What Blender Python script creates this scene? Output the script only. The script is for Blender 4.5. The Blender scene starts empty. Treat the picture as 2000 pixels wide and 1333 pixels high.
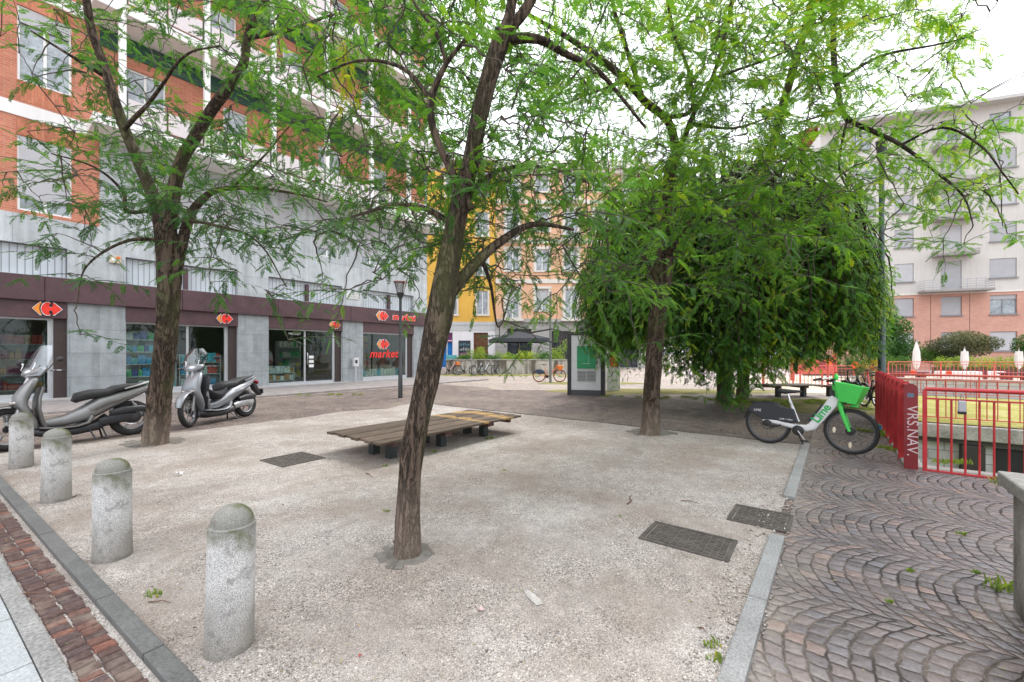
import bpy, bmesh, math, random
import numpy as np
from mathutils import Vector, Matrix, noise as mnoise
random.seed(7); rng = np.random.default_rng(11)
PI = math.pi; R = math.radians
sc = bpy.context.scene
# ---------------------------------------------------------------- camera, world, sun, exposure
cam_d = bpy.data.cameras.new("camera"); cam = bpy.data.objects.new("camera", cam_d)
sc.collection.objects.link(cam); sc.camera = cam
cam_d.lens = 36*820/2000; cam_d.sensor_width = 36; cam_d.shift_y = 0.01175
cam_d.clip_start = 0.05; cam_d.clip_end = 1500
cam.location = (0, 0, 1.5); cam.rotation_euler = (R(90), 0, 0)
sc.view_settings.view_transform = 'Standard'; sc.view_settings.look = 'None'
sc.view_settings.exposure = 0.40; sc.view_settings.gamma = 1
SUN_EL, SUN_AZ = 58, 35        # azimuth measured from +Y towards +X
wd = bpy.data.worlds.new("World"); sc.world = wd; wd.use_nodes = True
wn = wd.node_tree.nodes; wl = wd.node_tree.links
for n in list(wn): wn.remove(n)
wo = wn.new('ShaderNodeOutputWorld'); bg = wn.new('ShaderNodeBackground')
sky = wn.new('ShaderNodeTexSky'); sky.sky_type = 'NISHITA'; sky.sun_disc = False
sky.sun_elevation = R(SUN_EL); sky.sun_rotation = R(SUN_AZ); sky.air_density = 1; sky.dust_density = 4; sky.altitude = 100
bw = wn.new('ShaderNodeRGBToBW')
ovc = wn.new('ShaderNodeMix'); ovc.data_type = 'RGBA'; ovc.inputs[0].default_value = 0.85
ovc.inputs[7].default_value = (12.0, 12.3, 12.9, 1)      # pale overcast cloud deck over the physical sky
wl.new(sky.outputs[0], ovc.inputs[6])
# an overcast sky is about three times as bright overhead as at the horizon
wtc = wn.new('ShaderNodeTexCoord'); wsx = wn.new('ShaderNodeSeparateXYZ'); wmx = wn.new('ShaderNodeMath'); wmx.operation = 'MAXIMUM'; wmx.inputs[1].default_value = 0
wma = wn.new('ShaderNodeMath'); wma.operation = 'MULTIPLY_ADD'; wma.inputs[1].default_value = 1.05; wma.inputs[2].default_value = .56
wvm = wn.new('ShaderNodeVectorMath'); wvm.operation = 'SCALE'
wl.new(wtc.outputs['Generated'], wsx.inputs[0]); wl.new(wsx.outputs[2], wmx.inputs[0]); wl.new(wmx.outputs[0], wma.inputs[0])
wl.new(ovc.outputs[2], wvm.inputs[0]); wl.new(wma.outputs[0], wvm.inputs['Scale']); wl.new(wvm.outputs[0], bg.inputs[0]); bg.inputs[1].default_value = 0.15
wl.new(bg.outputs[0], wo.inputs[0])
sun_d = bpy.data.lights.new("sun", 'SUN'); sun = bpy.data.objects.new("sun", sun_d); sc.collection.objects.link(sun)
sun_d.energy = 1.5; sun_d.angle = R(11); sun_d.color = (1, .97, .92)
sd = Vector((math.sin(R(SUN_AZ))*math.cos(R(SUN_EL)), math.cos(R(SUN_AZ))*math.cos(R(SUN_EL)), math.sin(R(SUN_EL))))
sun.rotation_euler = (-sd).to_track_quat('-Z', 'Y').to_euler()
sc.cycles.max_bounces = 6; sc.cycles.transparent_max_bounces = 12; sc.cycles.diffuse_bounces = 3
# ---------------------------------------------------------------- frames of reference
F = 820.0; PHI = R(52.4)
U = Vector((math.cos(PHI), math.sin(PHI), 0)); V_ = Vector((-math.sin(PHI), math.cos(PHI), 0))
def AC(a, c, z=0.0): return U*a + V_*c + Vector((0, 0, z))            # along the facades / across towards the shop
def ray(x, y, d): return Vector(((x-1000)/F*d, d, 1.5+(690-y)/F*d))   # point at distance d that the photo shows at x, y
def gnd(x, y, z=0.0):
    d = F*(1.5-z)/(y-690); return Vector(((x-1000)/F*d, d, z))
# ---------------------------------------------------------------- materials
class NT:
    def __init__(s, name):
        s.m = bpy.data.materials.new(name); s.m.use_nodes = True; s.t = s.m.node_tree
        s.p = s.t.nodes['Principled BSDF']; s.out = s.t.nodes['Material Output']
        s.tc = s.t.nodes.new('ShaderNodeTexCoord')
    def n(s, ty, **kw):
        n = s.t.nodes.new(ty)
        for k, v in kw.items(): setattr(n, k, v)
        return n
    def l(s, a, b): s.t.links.new(a, b); return s
    def put(s, sock, v):
        if isinstance(v, (int, float)): sock.default_value = v
        elif isinstance(v, tuple): sock.default_value = v if len(v) != 3 or sock.type == 'VECTOR' else v+(1,)
        else: s.l(v, sock)
    def mt(s, op, a, b=0.0, c=0.0):
        n = s.n('ShaderNodeMath', operation=op)
        for i, v in enumerate((a, b, c)): s.put(n.inputs[i], v)
        return n.outputs[0]
    def obj(s): return s.tc.outputs['Object']
    def mp(s, vec, sc_=(1, 1, 1), rot=(0, 0, 0), loc=(0, 0, 0)):
        n = s.n('ShaderNodeMapping'); s.l(vec, n.inputs[0])
        n.inputs[1].default_value = loc; n.inputs[2].default_value = rot; n.inputs[3].default_value = sc_
        return n.outputs[0]
    def noise(s, scale, vec=None, detail=3, rough=.55, col=False):
        n = s.n('ShaderNodeTexNoise'); s.l(vec or s.obj(), n.inputs['Vector'])
        n.inputs['Scale'].default_value = scale; n.inputs['Detail'].default_value = detail; n.inputs['Roughness'].default_value = rough
        return n.outputs['Color' if col else 'Fac']
    def vor(s, scale, vec=None, feature='F1', rnd=1.0, out='Distance'):
        n = s.n('ShaderNodeTexVoronoi', feature=feature); s.l(vec or s.obj(), n.inputs['Vector'])
        n.inputs['Scale'].default_value = scale; n.inputs['Randomness'].default_value = rnd
        return n.outputs[out]
    def ramp(s, fac, stops, interp='LINEAR'):
        n = s.n('ShaderNodeValToRGB'); n.color_ramp.interpolation = interp; s.l(fac, n.inputs[0]); e = n.color_ramp.elements
        while len(e) < len(stops): e.new(.5)
        for i, (p, c) in enumerate(stops):
            e[i].position = p; e[i].color = (c, c, c, 1) if isinstance(c, (int, float)) else tuple(c)+(1,)
        return n.outputs[0]
    def mix(s, fac, a, b, mode='MIX'):
        n = s.n('ShaderNodeMix', data_type='RGBA', blend_type=mode)
        s.put(n.inputs[0], fac); s.put(n.inputs[6], a); s.put(n.inputs[7], b); return n.outputs[2]
    def sep(s, v):
        n = s.n('ShaderNodeSeparateXYZ'); s.l(v, n.inputs[0]); return n.outputs
    def comb(s, x, y, z=0.0):
        n = s.n('ShaderNodeCombineXYZ'); s.put(n.inputs[0], x); s.put(n.inputs[1], y); s.put(n.inputs[2], z); return n.outputs[0]
    def bump(s, h, strength=.3, dist=.01, prev=None):
        n = s.n('ShaderNodeBump'); s.l(h, n.inputs['Height']); n.inputs['Strength'].default_value = strength
        n.inputs['Distance'].default_value = dist
        if prev: s.l(prev, n.inputs['Normal'])
        return n.outputs[0]
    def fin(s, col=None, rough=.6, metal=0, normal=None, spec=.5, alpha=None):
        if col is not None: s.put(s.p.inputs['Base Color'], col)
        s.put(s.p.inputs['Roughness'], rough); s.put(s.p.inputs['Metallic'], metal)
        s.p.inputs['Specular IOR Level'].default_value = spec
        if normal: s.l(normal, s.p.inputs['Normal'])
        return s.m
MC = {}
def M(name, col, rough=.6, metal=0, ns=8, na=.15, bs=60, bk=.12, spec=.5):
    """plain paint / stone / plastic with uneven tone and a little grain"""
    if name in MC: return MC[name]
    t = NT(name)
    f = t.noise(ns, detail=5); g = t.noise(ns*9, detail=2)
    k = t.ramp(f, [(.3, 1-na), (.7, 1+na*.6)])
    k2 = t.ramp(g, [(.3, 1-na*.5), (.7, 1+na*.4)])
    c = t.mix(1.0, t.mix(1.0, tuple(col), k, 'MULTIPLY'), k2, 'MULTIPLY')
    r = t.mt('MULTIPLY_ADD', f, .25, rough-.12)
    MC[name] = t.fin(c, r, metal, t.bump(t.noise(bs, detail=3), bk, .004), spec)
    return MC[name]
def glass_mat(name, tint=(.75, .82, .8), base=.10, rough=.01):
    if name in MC: return MC[name]
    t = NT(name); tr = t.n('ShaderNodeBsdfTransparent'); tr.inputs[0].default_value = tint+(1,)
    gl = t.n('ShaderNodeBsdfGlossy'); gl.inputs[1].default_value = rough; gl.inputs[0].default_value = (.95, .98, 1, 1)
    lw = t.n('ShaderNodeLayerWeight'); lw.inputs[0].default_value = .22
    t.l(t.bump(t.noise(1.3, detail=1), .04, .05), gl.inputs['Normal'])
    mx = t.n('ShaderNodeMixShader'); t.l(t.mt('MULTIPLY_ADD', lw.outputs['Fresnel'], .5, base), mx.inputs[0])
    t.l(tr.outputs[0], mx.inputs[1]); t.l(gl.outputs[0], mx.inputs[2]); t.l(mx.outputs[0], t.out.inputs[0])
    t.t.nodes.remove(t.p); MC[name] = t.m; return t.m
def emit_mat(name, col, st):
    t = NT(name); t.fin(col, .5); t.p.inputs['Emission Color'].default_value = col+(1,); t.p.inputs['Emission Strength'].default_value = st
    return t.m
# ---------------------------------------------------------------- mesh builder
class MB:
    def __init__(s): s.v = []; s.f = []; s.mi = []; s.sm = []; s.cur = 0; s.x = Matrix.Identity(4)
    def add(s, vs, fs, smooth=False):
        o = len(s.v); s.v += [tuple(s.x @ Vector(p)) for p in vs]
        for f in fs: s.f.append([i+o for i in f]); s.mi.append(s.cur); s.sm.append(smooth)
        return s
    def box(s, x0, x1, y0, y1, z0, z1):
        vs = [(x, y, z) for z in (z0, z1) for y in (y0, y1) for x in (x0, x1)]
        return s.add(vs, [(0, 2, 3, 1), (4, 5, 7, 6), (0, 1, 5, 4), (2, 6, 7, 3), (0, 4, 6, 2), (1, 3, 7, 5)])
    def cb(s, c, d): return s.box(c[0]-d[0]/2, c[0]+d[0]/2, c[1]-d[1]/2, c[1]+d[1]/2, c[2]-d[2]/2, c[2]+d[2]/2)
    def bar(s, p, q, w, h=None, up=(0, 0, 1)):
        """box-section bar from p to q"""
        h = h or w; p = Vector(p); q = Vector(q); d = (q-p); L = d.length; d.normalize(); up = Vector(up)
        if abs(d.dot(up)) > .98: up = Vector((1, 0, 0)) if abs(d.x) < .9 else Vector((0, 1, 0))
        sx = d.cross(up).normalized()*w/2; sz = sx.cross(d).normalized()*h/2
        vs = [tuple(e+a*sx+b*sz) for e in (p, q) for a, b in ((-1, -1), (1, -1), (1, 1), (-1, 1))]
        return s.add(vs, [(3, 2, 1, 0), (4, 5, 6, 7), (0, 1, 5, 4), (1, 2, 6, 5), (2, 3, 7, 6), (3, 0, 4, 7)])
    def tube(s, pts, r, n=8, caps=True, smooth=True, fn=None, ell=None):
        pts = [Vector(p) for p in pts]; rs = r if isinstance(r, (list, tuple)) else [r]*len(pts)
        vs = []; ref = None
        for i, p in enumerate(pts):
            d = (pts[min(i+1, len(pts)-1)]-pts[max(i-1, 0)])
            d = d.normalized() if d.length > 1e-9 else Vector((0, 0, 1))
            if ref is None: ref = Vector((0, 0, 1)) if abs(d.z) < .9 else Vector((1, 0, 0))
            a = ref - d*ref.dot(d); a = a.normalized() if a.length > 1e-6 else d.orthogonal().normalized()
            b = d.cross(a); ref = a
            for k in range(n):
                t = 2*PI*k/n; rr = rs[i]*(fn(i, k, p) if fn else 1)
                vs.append(tuple(p+a*math.cos(t)*rr*(ell or 1)+b*math.sin(t)*rr))
        fs = [(i*n+k, i*n+(k+1) % n, (i+1)*n+(k+1) % n, (i+1)*n+k) for i in range(len(pts)-1) for k in range(n)]
        if caps: fs += [tuple(range(n))[::-1], tuple(range((len(pts)-1)*n, len(pts)*n))]
        return s.add(vs, fs, smooth)
    def cyl(s, p, q, r, r2=None, n=16): return s.tube([p, q], [r, r if r2 is None else r2], n)
    def lathe(s, prof, c=(0, 0, 0), n=24, axis='z', closed=False, fn=None):
        vs = []
        for j, (r, h) in enumerate(prof):
            for k in range(n):
                t = 2*PI*k/n; rr = r*(fn(t, h) if fn else 1); x, y = rr*math.cos(t), rr*math.sin(t)
                p = {'z': (x, y, h), 'y': (x, h, y), 'x': (h, x, y)}[axis]
                vs.append((p[0]+c[0], p[1]+c[1], p[2]+c[2]))
        m = len(prof); rows = m if closed else m-1
        fs = [(i*n+k, i*n+(k+1) % n, ((i+1) % m)*n+(k+1) % n, ((i+1) % m)*n+k) for i in range(rows) for k in range(n)]
        if not closed:
            if prof[0][0] > 1e-4: fs.append(tuple(range(n))[::-1])
            if prof[-1][0] > 1e-4: fs.append(tuple(range((m-1)*n, m*n)))
        return s.add(vs, fs, True)
    def ell(s, c, r, n=16, m=10):
        prof = [(max(1e-5, math.sin(PI*i/m)), -math.cos(PI*i/m)) for i in range(m+1)]; vs = []
        for (q, h) in prof:
            for k in range(n): vs.append((c[0]+r[0]*q*math.cos(2*PI*k/n), c[1]+r[1]*q*math.sin(2*PI*k/n), c[2]+r[2]*h))
        return s.add(vs, [(i*n+k, i*n+(k+1) % n, (i+1)*n+(k+1) % n, (i+1)*n+k) for i in range(m) for k in range(n)], True)
    def prism(s, pts, y0, y1, plane='xz'):
        """extruded outline; plane 'xz' extrudes along y, 'xy' along z, 'yz' along x"""
        g = {'xz': lambda a, b, h: (a, h, b), 'xy': lambda a, b, h: (a, b, h), 'yz': lambda a, b, h: (h, a, b)}[plane]
        n = len(pts); vs = [g(a, b, y0) for a, b in pts]+[g(a, b, y1) for a, b in pts]
        return s.add(vs, [tuple(range(n))[::-1], tuple(range(n, 2*n))]+[(i, (i+1) % n, n+(i+1) % n, n+i) for i in range(n)])
    def sweep(s, st, n=16, e=2.6, y=0.0):
        """loft through stations (x, z, half-width across y, half-height): a body panel running in the xz plane"""
        vs = []; P = [Vector((q[0], 0, q[1])) for q in st]
        for i, q in enumerate(st):
            d = (P[min(i+1, len(P)-1)]-P[max(i-1, 0)]).normalized(); nn = Vector((-d.z, 0, d.x))
            for k in range(n):
                t = 2*PI*k/n; cx, cz = math.cos(t), math.sin(t)
                cx = math.copysign(abs(cx)**(2/e), cx); cz = math.copysign(abs(cz)**(2/e), cz)
                p = P[i]+nn*cz*q[3]; vs.append((p.x, y+cx*q[2], p.z))
        m = len(st); fs = [(i*n+k, i*n+(k+1) % n, (i+1)*n+(k+1) % n, (i+1)*n+k) for i in range(m-1) for k in range(n)]
        fs += [tuple(range(n))[::-1], tuple(range((m-1)*n, m*n))]
        return s.add(vs, fs, True)
def link(o, parent=None):
    sc.collection.objects.link(o)
    if parent is not None: o.parent = parent
    return o
def tag(o, label=None, cat=None, group=None, kind=None):
    for k, v in (('label', label), ('category', cat), ('group', group), ('kind', kind)):
        if v: o[k] = v
    return o
def mesh_of(mb, name, mats, sharp=38):
    me = bpy.data.meshes.new(name); me.from_pydata(mb.v, [], mb.f)
    for m in (mats if isinstance(mats, (list, tuple)) else [mats]): me.materials.append(m)
    me.polygons.foreach_set('material_index', mb.mi)
    if any(mb.sm):
        me.polygons.foreach_set('use_smooth', [bool(x) for x in mb.sm]); me.set_sharp_from_angle(angle=R(sharp))
    bm = bmesh.new(); bm.from_mesh(me); bmesh.ops.recalc_face_normals(bm, faces=bm.faces); bm.to_mesh(me); bm.free()
    me.update(); return me
def O(name, mb, mats, parent=None, bevel=0, loc=None, rotz=None, sharp=38):
    o = bpy.data.objects.new(name, mesh_of(mb, name, mats, sharp)); link(o, parent)
    if loc is not None: o.location = loc
    if rotz is not None: o.rotation_euler = (0, 0, rotz)
    if bevel:
        b = o.modifiers.new('bevel', 'BEVEL'); b.width = bevel; b.segments = 2; b.limit_method = 'ANGLE'; b.angle_limit = R(40)
    return o
def E(name, loc, rotz, label, cat, group=None):
    o = bpy.data.objects.new(name, None); o.empty_display_size = .2; link(o)
    o.location = loc; o.rotation_euler = (0, 0, rotz); return tag(o, label, cat, group)
KIDS = {}
def copy_tree(o, parent=None, top=True):
    c = o.copy(); sc.collection.objects.link(c); c.parent = parent
    for ch in [x for x in bpy.data.objects if x.parent == o]: copy_tree(ch, c, False)
    return c
def dup(o, loc, rotz, label=None, s=None):
    c = copy_tree(o); c.location = loc; c.rotation_euler = (0, 0, rotz)
    if label: c['label'] = label
    if s: c.scale = (s, s, s)
    return c
def text(name, body, size, mat, parent, loc, rot, depth=.004, shear=0, align='CENTER', spacing=1, offset=0):
    cu = bpy.data.curves.new(name, 'FONT'); cu.body = body; cu.size = size; cu.extrude = depth; cu.shear = shear
    cu.align_x = align; cu.align_y = 'CENTER'; cu.space_character = spacing; cu.resolution_u = 3; cu.offset = offset
    t = bpy.data.objects.new(name, cu); sc.collection.objects.link(t); bpy.context.view_layer.update()
    me = bpy.data.meshes.new_from_object(t); bpy.data.objects.remove(t)
    me.materials.clear(); me.materials.append(mat)
    o = bpy.data.objects.new(name, me); link(o, parent); o.location = loc; o.rotation_euler = rot; return o
def wall_open(mb, x0, x1, z0, z1, ops, y=0.0, dep=.22):
    """front face of a wall with real openings and their reveals; ops = [(x0, x1, z0, z1)]"""
    xs = sorted({x0, x1, *[v for o in ops for v in (o[0], o[1]) if x0 < v < x1]})
    zs = sorted({z0, z1, *[v for o in ops for v in (o[2], o[3]) if z0 < v < z1]})
    for i in range(len(xs)-1):
        for j in range(len(zs)-1):
            cx, cz = (xs[i]+xs[i+1])/2, (zs[j]+zs[j+1])/2
            if any(o[0] < cx < o[1] and o[2] < cz < o[3] for o in ops): continue
            mb.add([(xs[i], y, zs[j]), (xs[i+1], y, zs[j]), (xs[i+1], y, zs[j+1]), (xs[i], y, zs[j+1])], [(0, 1, 2, 3)])
    for (a, b, c, d) in ops:
        mb.add([(a, y, c), (a, y+dep, c), (a, y+dep, d), (a, y, d)], [(0, 1, 2, 3)])
        mb.add([(b, y, c), (b, y+dep, c), (b, y+dep, d), (b, y, d)], [(3, 2, 1, 0)])
        mb.add([(a, y, c), (b, y, c), (b, y+dep, c), (a, y+dep, c)], [(0, 1, 2, 3)])
        mb.add([(a, y, d), (b, y, d), (b, y+dep, d), (a, y+dep, d)], [(3, 2, 1, 0)])
# ---------------------------------------------------------------- shared materials
def m_gravel():
    t = NT('gravel_ground'); o = t.obj()
    big = t.noise(.7, detail=4); mid = t.noise(7, detail=5); 
    st = t.vor(125, out='Color', rnd=1); stg = t.sep(st)[0]; d = t.vor(125); st2 = t.sep(t.vor(300, out='Color'))[1]
    c = t.ramp(big, [(.3, (.28, .242, .212)), (.5, (.35, .315, .285)), (.72, (.43, .40, .372))])
    c = t.mix(1, c, t.ramp(mid, [(.3, .84), (.7, 1.12)]), 'MULTIPLY')
    grit = t.ramp(stg, [(.0, .26), (.12, .50), (.26, .90), (.78, 1.04), (.92, 1.4), (1, 1.8)])
    dens = t.ramp(t.noise(1.9, detail=4), [(.38, .35), (.60, 1.0)])
    c = t.mix(dens, c, t.mix(1, c, grit, 'MULTIPLY'))
    c = t.mix(1.0, c, t.mix(1, c, t.ramp(st2, [(0, .40), (.25, .88), (.7, 1.08), (1, 1.6)]), 'MULTIPLY'))
    brn = t.ramp(t.noise(1.3, t.mp(o, loc=(5, 2, 0)), detail=6), [(.48, 0.0), (.66, 1.0)])
    c = t.mix(t.mt('MULTIPLY', brn, .5), c, (.23, .185, .15))
    h = t.mt('ADD', t.mt('MULTIPLY', d, -1.0), t.mt('MULTIPLY', mid, .4))
    b = t.bump(h, .35, .008); b = t.bump(t.noise(260, detail=2), .35, .004, b)
    return t.fin(c, .92, 0, b, .2)
def cobble(name, W, h, stones, joint, dirt, spec, dirt_k, arcs=True, edge=False):
    """segmental-arch setts: arcs repeat every W across x, courses h apart along y"""
    t = NT(name); s = t.sep(t.obj()); wob = t.noise(.8, detail=2)
    x = t.mt('ADD', s[0], t.mt('MULTIPLY', t.mt('SUBTRACT', wob, .5), .12)); y = t.mt('ADD', s[1], t.mt('MULTIPLY', t.mt('SUBTRACT', t.noise(.6, t.mp(t.obj(), loc=(9, 0, 0)), detail=2), .5), .12))
    if arcs:
        xl = t.mt('SUBTRACT', t.mt('MULTIPLY', t.mt('FRACT', t.mt('DIVIDE', x, W)), W), W/2)
        Rr = W*.72; u = t.mt('MULTIPLY', t.mt('ARCSINE', t.mt('DIVIDE', xl, Rr)), Rr/h)
        yy = t.mt('DIVIDE', t.mt('SUBTRACT', y, t.mt('SQRT', t.mt('SUBTRACT', Rr*Rr, t.mt('MULTIPLY', xl, xl)))), h)
        cell = t.mt('FLOOR', t.mt('DIVIDE', x, W))
    else:
        u = t.mt('DIVIDE', x, h*1.05); yy = t.mt('DIVIDE', y, h); cell = 0.0
    wv = t.n('ShaderNodeTexNoise'); t.l(t.obj(), wv.inputs['Vector']); wv.inputs['Scale'].default_value = 9; wv.inputs['Detail'].default_value = 3
    ws = t.sep(wv.outputs['Color']); yy = t.mt('ADD', yy, t.mt('MULTIPLY', t.mt('SUBTRACT', ws[0], .5), .62)); u = t.mt('ADD', u, t.mt('MULTIPLY', t.mt('SUBTRACT', ws[1], .5), .62))
    row = t.mt('FLOOR', yy); rk = t.mt('ADD', row, t.mt('MULTIPLY', cell, 3.7))
    u2 = t.mt('ADD', t.mt('MULTIPLY', u, t.mt('ADD', .80, t.mt('MULTIPLY', t.mt('FRACT', t.mt('MULTIPLY', rk, .754)), .35))), t.mt('FRACT', t.mt('MULTIPLY', rk, .618)))
    fx = t.mt('SUBTRACT', .5, t.mt('ABSOLUTE', t.mt('SUBTRACT', t.mt('FRACT', u2), .5))); fy = t.mt('SUBTRACT', .5, t.mt('ABSOLUTE', t.mt('SUBTRACT', t.mt('FRACT', yy), .5)))
    ed0 = t.n('ShaderNodeMath', operation='SMOOTH_MIN'); t.l(fx, ed0.inputs[0]); t.l(fy, ed0.inputs[1]); ed0.inputs[2].default_value = .16
    wn_ = t.n('ShaderNodeTexWhiteNoise', noise_dimensions='3D'); t.l(t.comb(t.mt('FLOOR', u2), row, t.mt('MULTIPLY', cell, 17.0)), wn_.inputs['Vector'])
    cs = t.sep(wn_.outputs['Color']); ed = ed0
    c = t.ramp(cs[0], stones)
    c = t.mix(1, c, t.ramp(t.noise(45, detail=5), [(.25, .72), (.75, 1.28)]), 'MULTIPLY')
    e = t.mt('ADD', ed.outputs[0], t.mt('MULTIPLY', t.mt('SUBTRACT', t.noise(26, detail=3), .5), .10))
    jm = t.ramp(e, [(.035, 1.0), (.10, 0.0)])
    jc = t.mix(t.ramp(t.noise(3, detail=4), [(.42, 0.), (.62, 1.)]), joint, dirt)
    jc = t.mix(1, jc, t.ramp(t.noise(150, detail=2), [(.3, .6), (.7, 1.5)]), 'MULTIPLY')
    c = t.mix(jm, c, jc)
    pat = t.ramp(t.noise(.55, detail=6), [(.48, 0.0), (.66, 1.0)])
    c = t.mix(t.mt('MULTIPLY', pat, dirt_k), c, dirt)  # broad patches of dirt colour laid over the setts
    if edge:      # grit trodden off the gravel square on to the setts beside the edging
        ef = t.ramp(t.mt('ADD', s[1], t.mt('MULTIPLY', t.noise(2.4, detail=5), .9)), [(.50, 0.), (.95, 1.)]); c = t.mix(t.mt('MULTIPLY', ef, t.ramp(t.noise(30, detail=4), [(.35, .35), (.6, .9)])), c, (.33, .285, .24))
    hh = t.ramp(e, [(0, 0.), (.10, .75), (.3, 1.)])
    b = t.bump(t.mt('ADD', hh, t.mt('MULTIPLY', cs[1], .5)), .9, .014)
    b = t.bump(t.noise(60, detail=5), .55, .006, b)
    rg = t.mix(jm, t.ramp(t.noise(2.2, detail=4), [(.35, spec+.06), (.65, spec+.30)]), (.95, .95, .95))
    return t.fin(c, rg, 0, b, .5)
gravel_m = m_gravel()
cobble_r = cobble('porphyry_setts', 1.05, .090, [(0, (.095, .084, .090)), (.3, (.135, .117, .124)), (.6, (.175, .140, .138)), (.8, (.15, .142, .157)), (1, (.23, .16, .14))],
                  (.022, .018, .015), (.16, .13, .11), .20, .22, edge=True)
cobble_d = cobble('dark_plaza_setts', 1.4, .11, [(0, (.10, .08, .075)), (.4, (.13, .10, .092)), (.8, (.16, .115, .10)), (1, (.19, .14, .12))],
                  (.06, .05, .04), (.27, .225, .175), .5, .45)
cobble_f = cobble('pale_plaza_setts', 1.5, .12, [(0, (.23, .19, .175)), (.5, (.28, .235, .215)), (1, (.36, .29, .25))],
                  (.17, .145, .11), (.40, .345, .27), .55, .55)
def m_stone(name, col, speck=.35, big=.12, sc_=120, rough=.7, joints=None, streak=0):
    t = NT(name); n1 = t.noise(3, detail=6); n2 = t.noise(sc_, detail=3)
    c = t.mix(1, tuple(col), t.ramp(n1, [(.3, 1-big), (.7, 1+big)]), 'MULTIPLY')
    c = t.mix(1, c, t.ramp(n2, [(.3, 1-speck), (.5, 1.0), (.72, 1+speck)]), 'MULTIPLY')
    b = t.bump(n2, .25, .003)
    if streak: c = t.mix(1, c, t.ramp(t.noise(1.6, t.mp(t.obj(), (3.5, 3.5, .22)), detail=6), [(.34, 1-streak), (.60, 1.04)]), 'MULTIPLY')
    if joints:
        w, h = joints; s = t.sep(t.obj()); br = t.n('ShaderNodeTexBrick'); t.l(t.comb(s[0], s[2]), br.inputs[0])
        br.inputs['Color1'].default_value = (.92, .92, .92, 1); br.inputs['Color2'].default_value = (1.08, 1.08, 1.08, 1); br.inputs['Mortar'].default_value = (.5, .5, .5, 1)
        br.inputs['Scale'].default_value = 1; br.inputs['Mortar Size'].default_value = .006; br.inputs['Brick Width'].default_value = w; br.inputs['Row Height'].default_value = h
        c = t.mix(1, c, br.outputs[0], 'MULTIPLY')
    return t.fin(c, rough, 0, b, .35)
def m_brick(name, c1, c2, mort, w=.26, h=.068, ms=.008, vert=False, streak=.18):
    t = NT(name); s = t.sep(t.obj()); br = t.n('ShaderNodeTexBrick')
    t.l(t.comb(s[2], s[0]) if vert else t.comb(t.mt('ADD', s[0], s[1]), s[2]), br.inputs[0])
    for k, v in (('Color1', c1+(1,)), ('Color2', c2+(1,)), ('Mortar', mort+(1,)), ('Scale', 1), ('Mortar Size', ms), ('Brick Width', w), ('Row Height', h), ('Bias', -.1)): br.inputs[k].default_value = v
    c = t.mix(1, br.outputs[0], t.ramp(t.noise(1.1, detail=6), [(.3, 1-streak), (.7, 1+streak)]), 'MULTIPLY')
    c = t.mix(1, c, t.ramp(t.noise(30, detail=2), [(.3, .88), (.7, 1.1)]), 'MULTIPLY')
    return t.fin(c, .8, 0, t.bump(br.outputs['Fac'], -.4, .006), .3)
def m_plaster(name, col, stain=.14):
    t = NT(name); o = t.obj()
    c = t.mix(1, tuple(col), t.ramp(t.noise(.5, detail=7), [(.3, 1-stain), (.7, 1+stain*.5)]), 'MULTIPLY')
    c = t.mix(1, c, t.ramp(t.noise(2.0, t.mp(o, (3, 3, .25)), detail=5), [(.3, 1-stain*.6), (.62, 1.03)]), 'MULTIPLY')
    return t.fin(c, .85, 0, t.bump(t.noise(80, detail=3), .15, .004), .25)
def m_bark(name, c0, c1, moss, mossk=.5):
    t = NT(name); o = t.obj(); wv = t.mp(o, (1, 1, .22))
    ds = t.mix(.30, wv, t.noise(5, wv, detail=5, col=True))
    v = t.mt('MULTIPLY', t.mt('ABSOLUTE', t.mt('SUBTRACT', t.noise(16, ds, detail=5, rough=.65), .5)), 5.0); n2 = t.noise(46, t.mp(o, (1, 1, .35)), detail=6, rough=.75)
    h = t.mt('ADD', t.ramp(v, [(0, 0.), (.35, .8), (1, 1.)]), t.mt('MULTIPLY', n2, .8))
    c = t.ramp(n2, [(.25, c0), (.75, c1)])
    c = t.mix(1, c, t.ramp(v, [(0, .22), (.35, 1.1)]), 'MULTIPLY')
    mm = t.mt('MULTIPLY', t.ramp(t.noise(2.3, t.mp(o, (1, 1, .5)), detail=5), [(.5, 0.), (.68, 1.)]), mossk)
    c = t.mix(mm, c, moss)
    z = t.sep(t.n('ShaderNodeNewGeometry').outputs['Position'])[2]
    pale = t.ramp(t.mt('ADD', z, t.mt('MULTIPLY', t.noise(3, detail=3), .6)), [(.35, .75), (.95, 0.)])
    c = t.mix(pale, c, (.30, .235, .19))
    return t.fin(c, .92, 0, t.bump(h, .95, .022), .2)
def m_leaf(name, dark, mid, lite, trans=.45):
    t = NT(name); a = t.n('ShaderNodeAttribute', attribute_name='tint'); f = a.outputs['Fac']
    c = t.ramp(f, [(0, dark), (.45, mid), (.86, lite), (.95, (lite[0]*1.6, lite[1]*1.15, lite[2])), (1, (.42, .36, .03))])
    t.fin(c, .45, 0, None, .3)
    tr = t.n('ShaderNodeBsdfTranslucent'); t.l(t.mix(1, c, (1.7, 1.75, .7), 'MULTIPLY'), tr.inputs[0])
    mx = t.n('ShaderNodeMixShader'); mx.inputs[0].default_value = trans
    t.l(t.p.outputs[0], mx.inputs[1]); t.l(tr.outputs[0], mx.inputs[2]); t.l(mx.outputs[0], t.out.inputs[0]); return t.m
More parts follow.
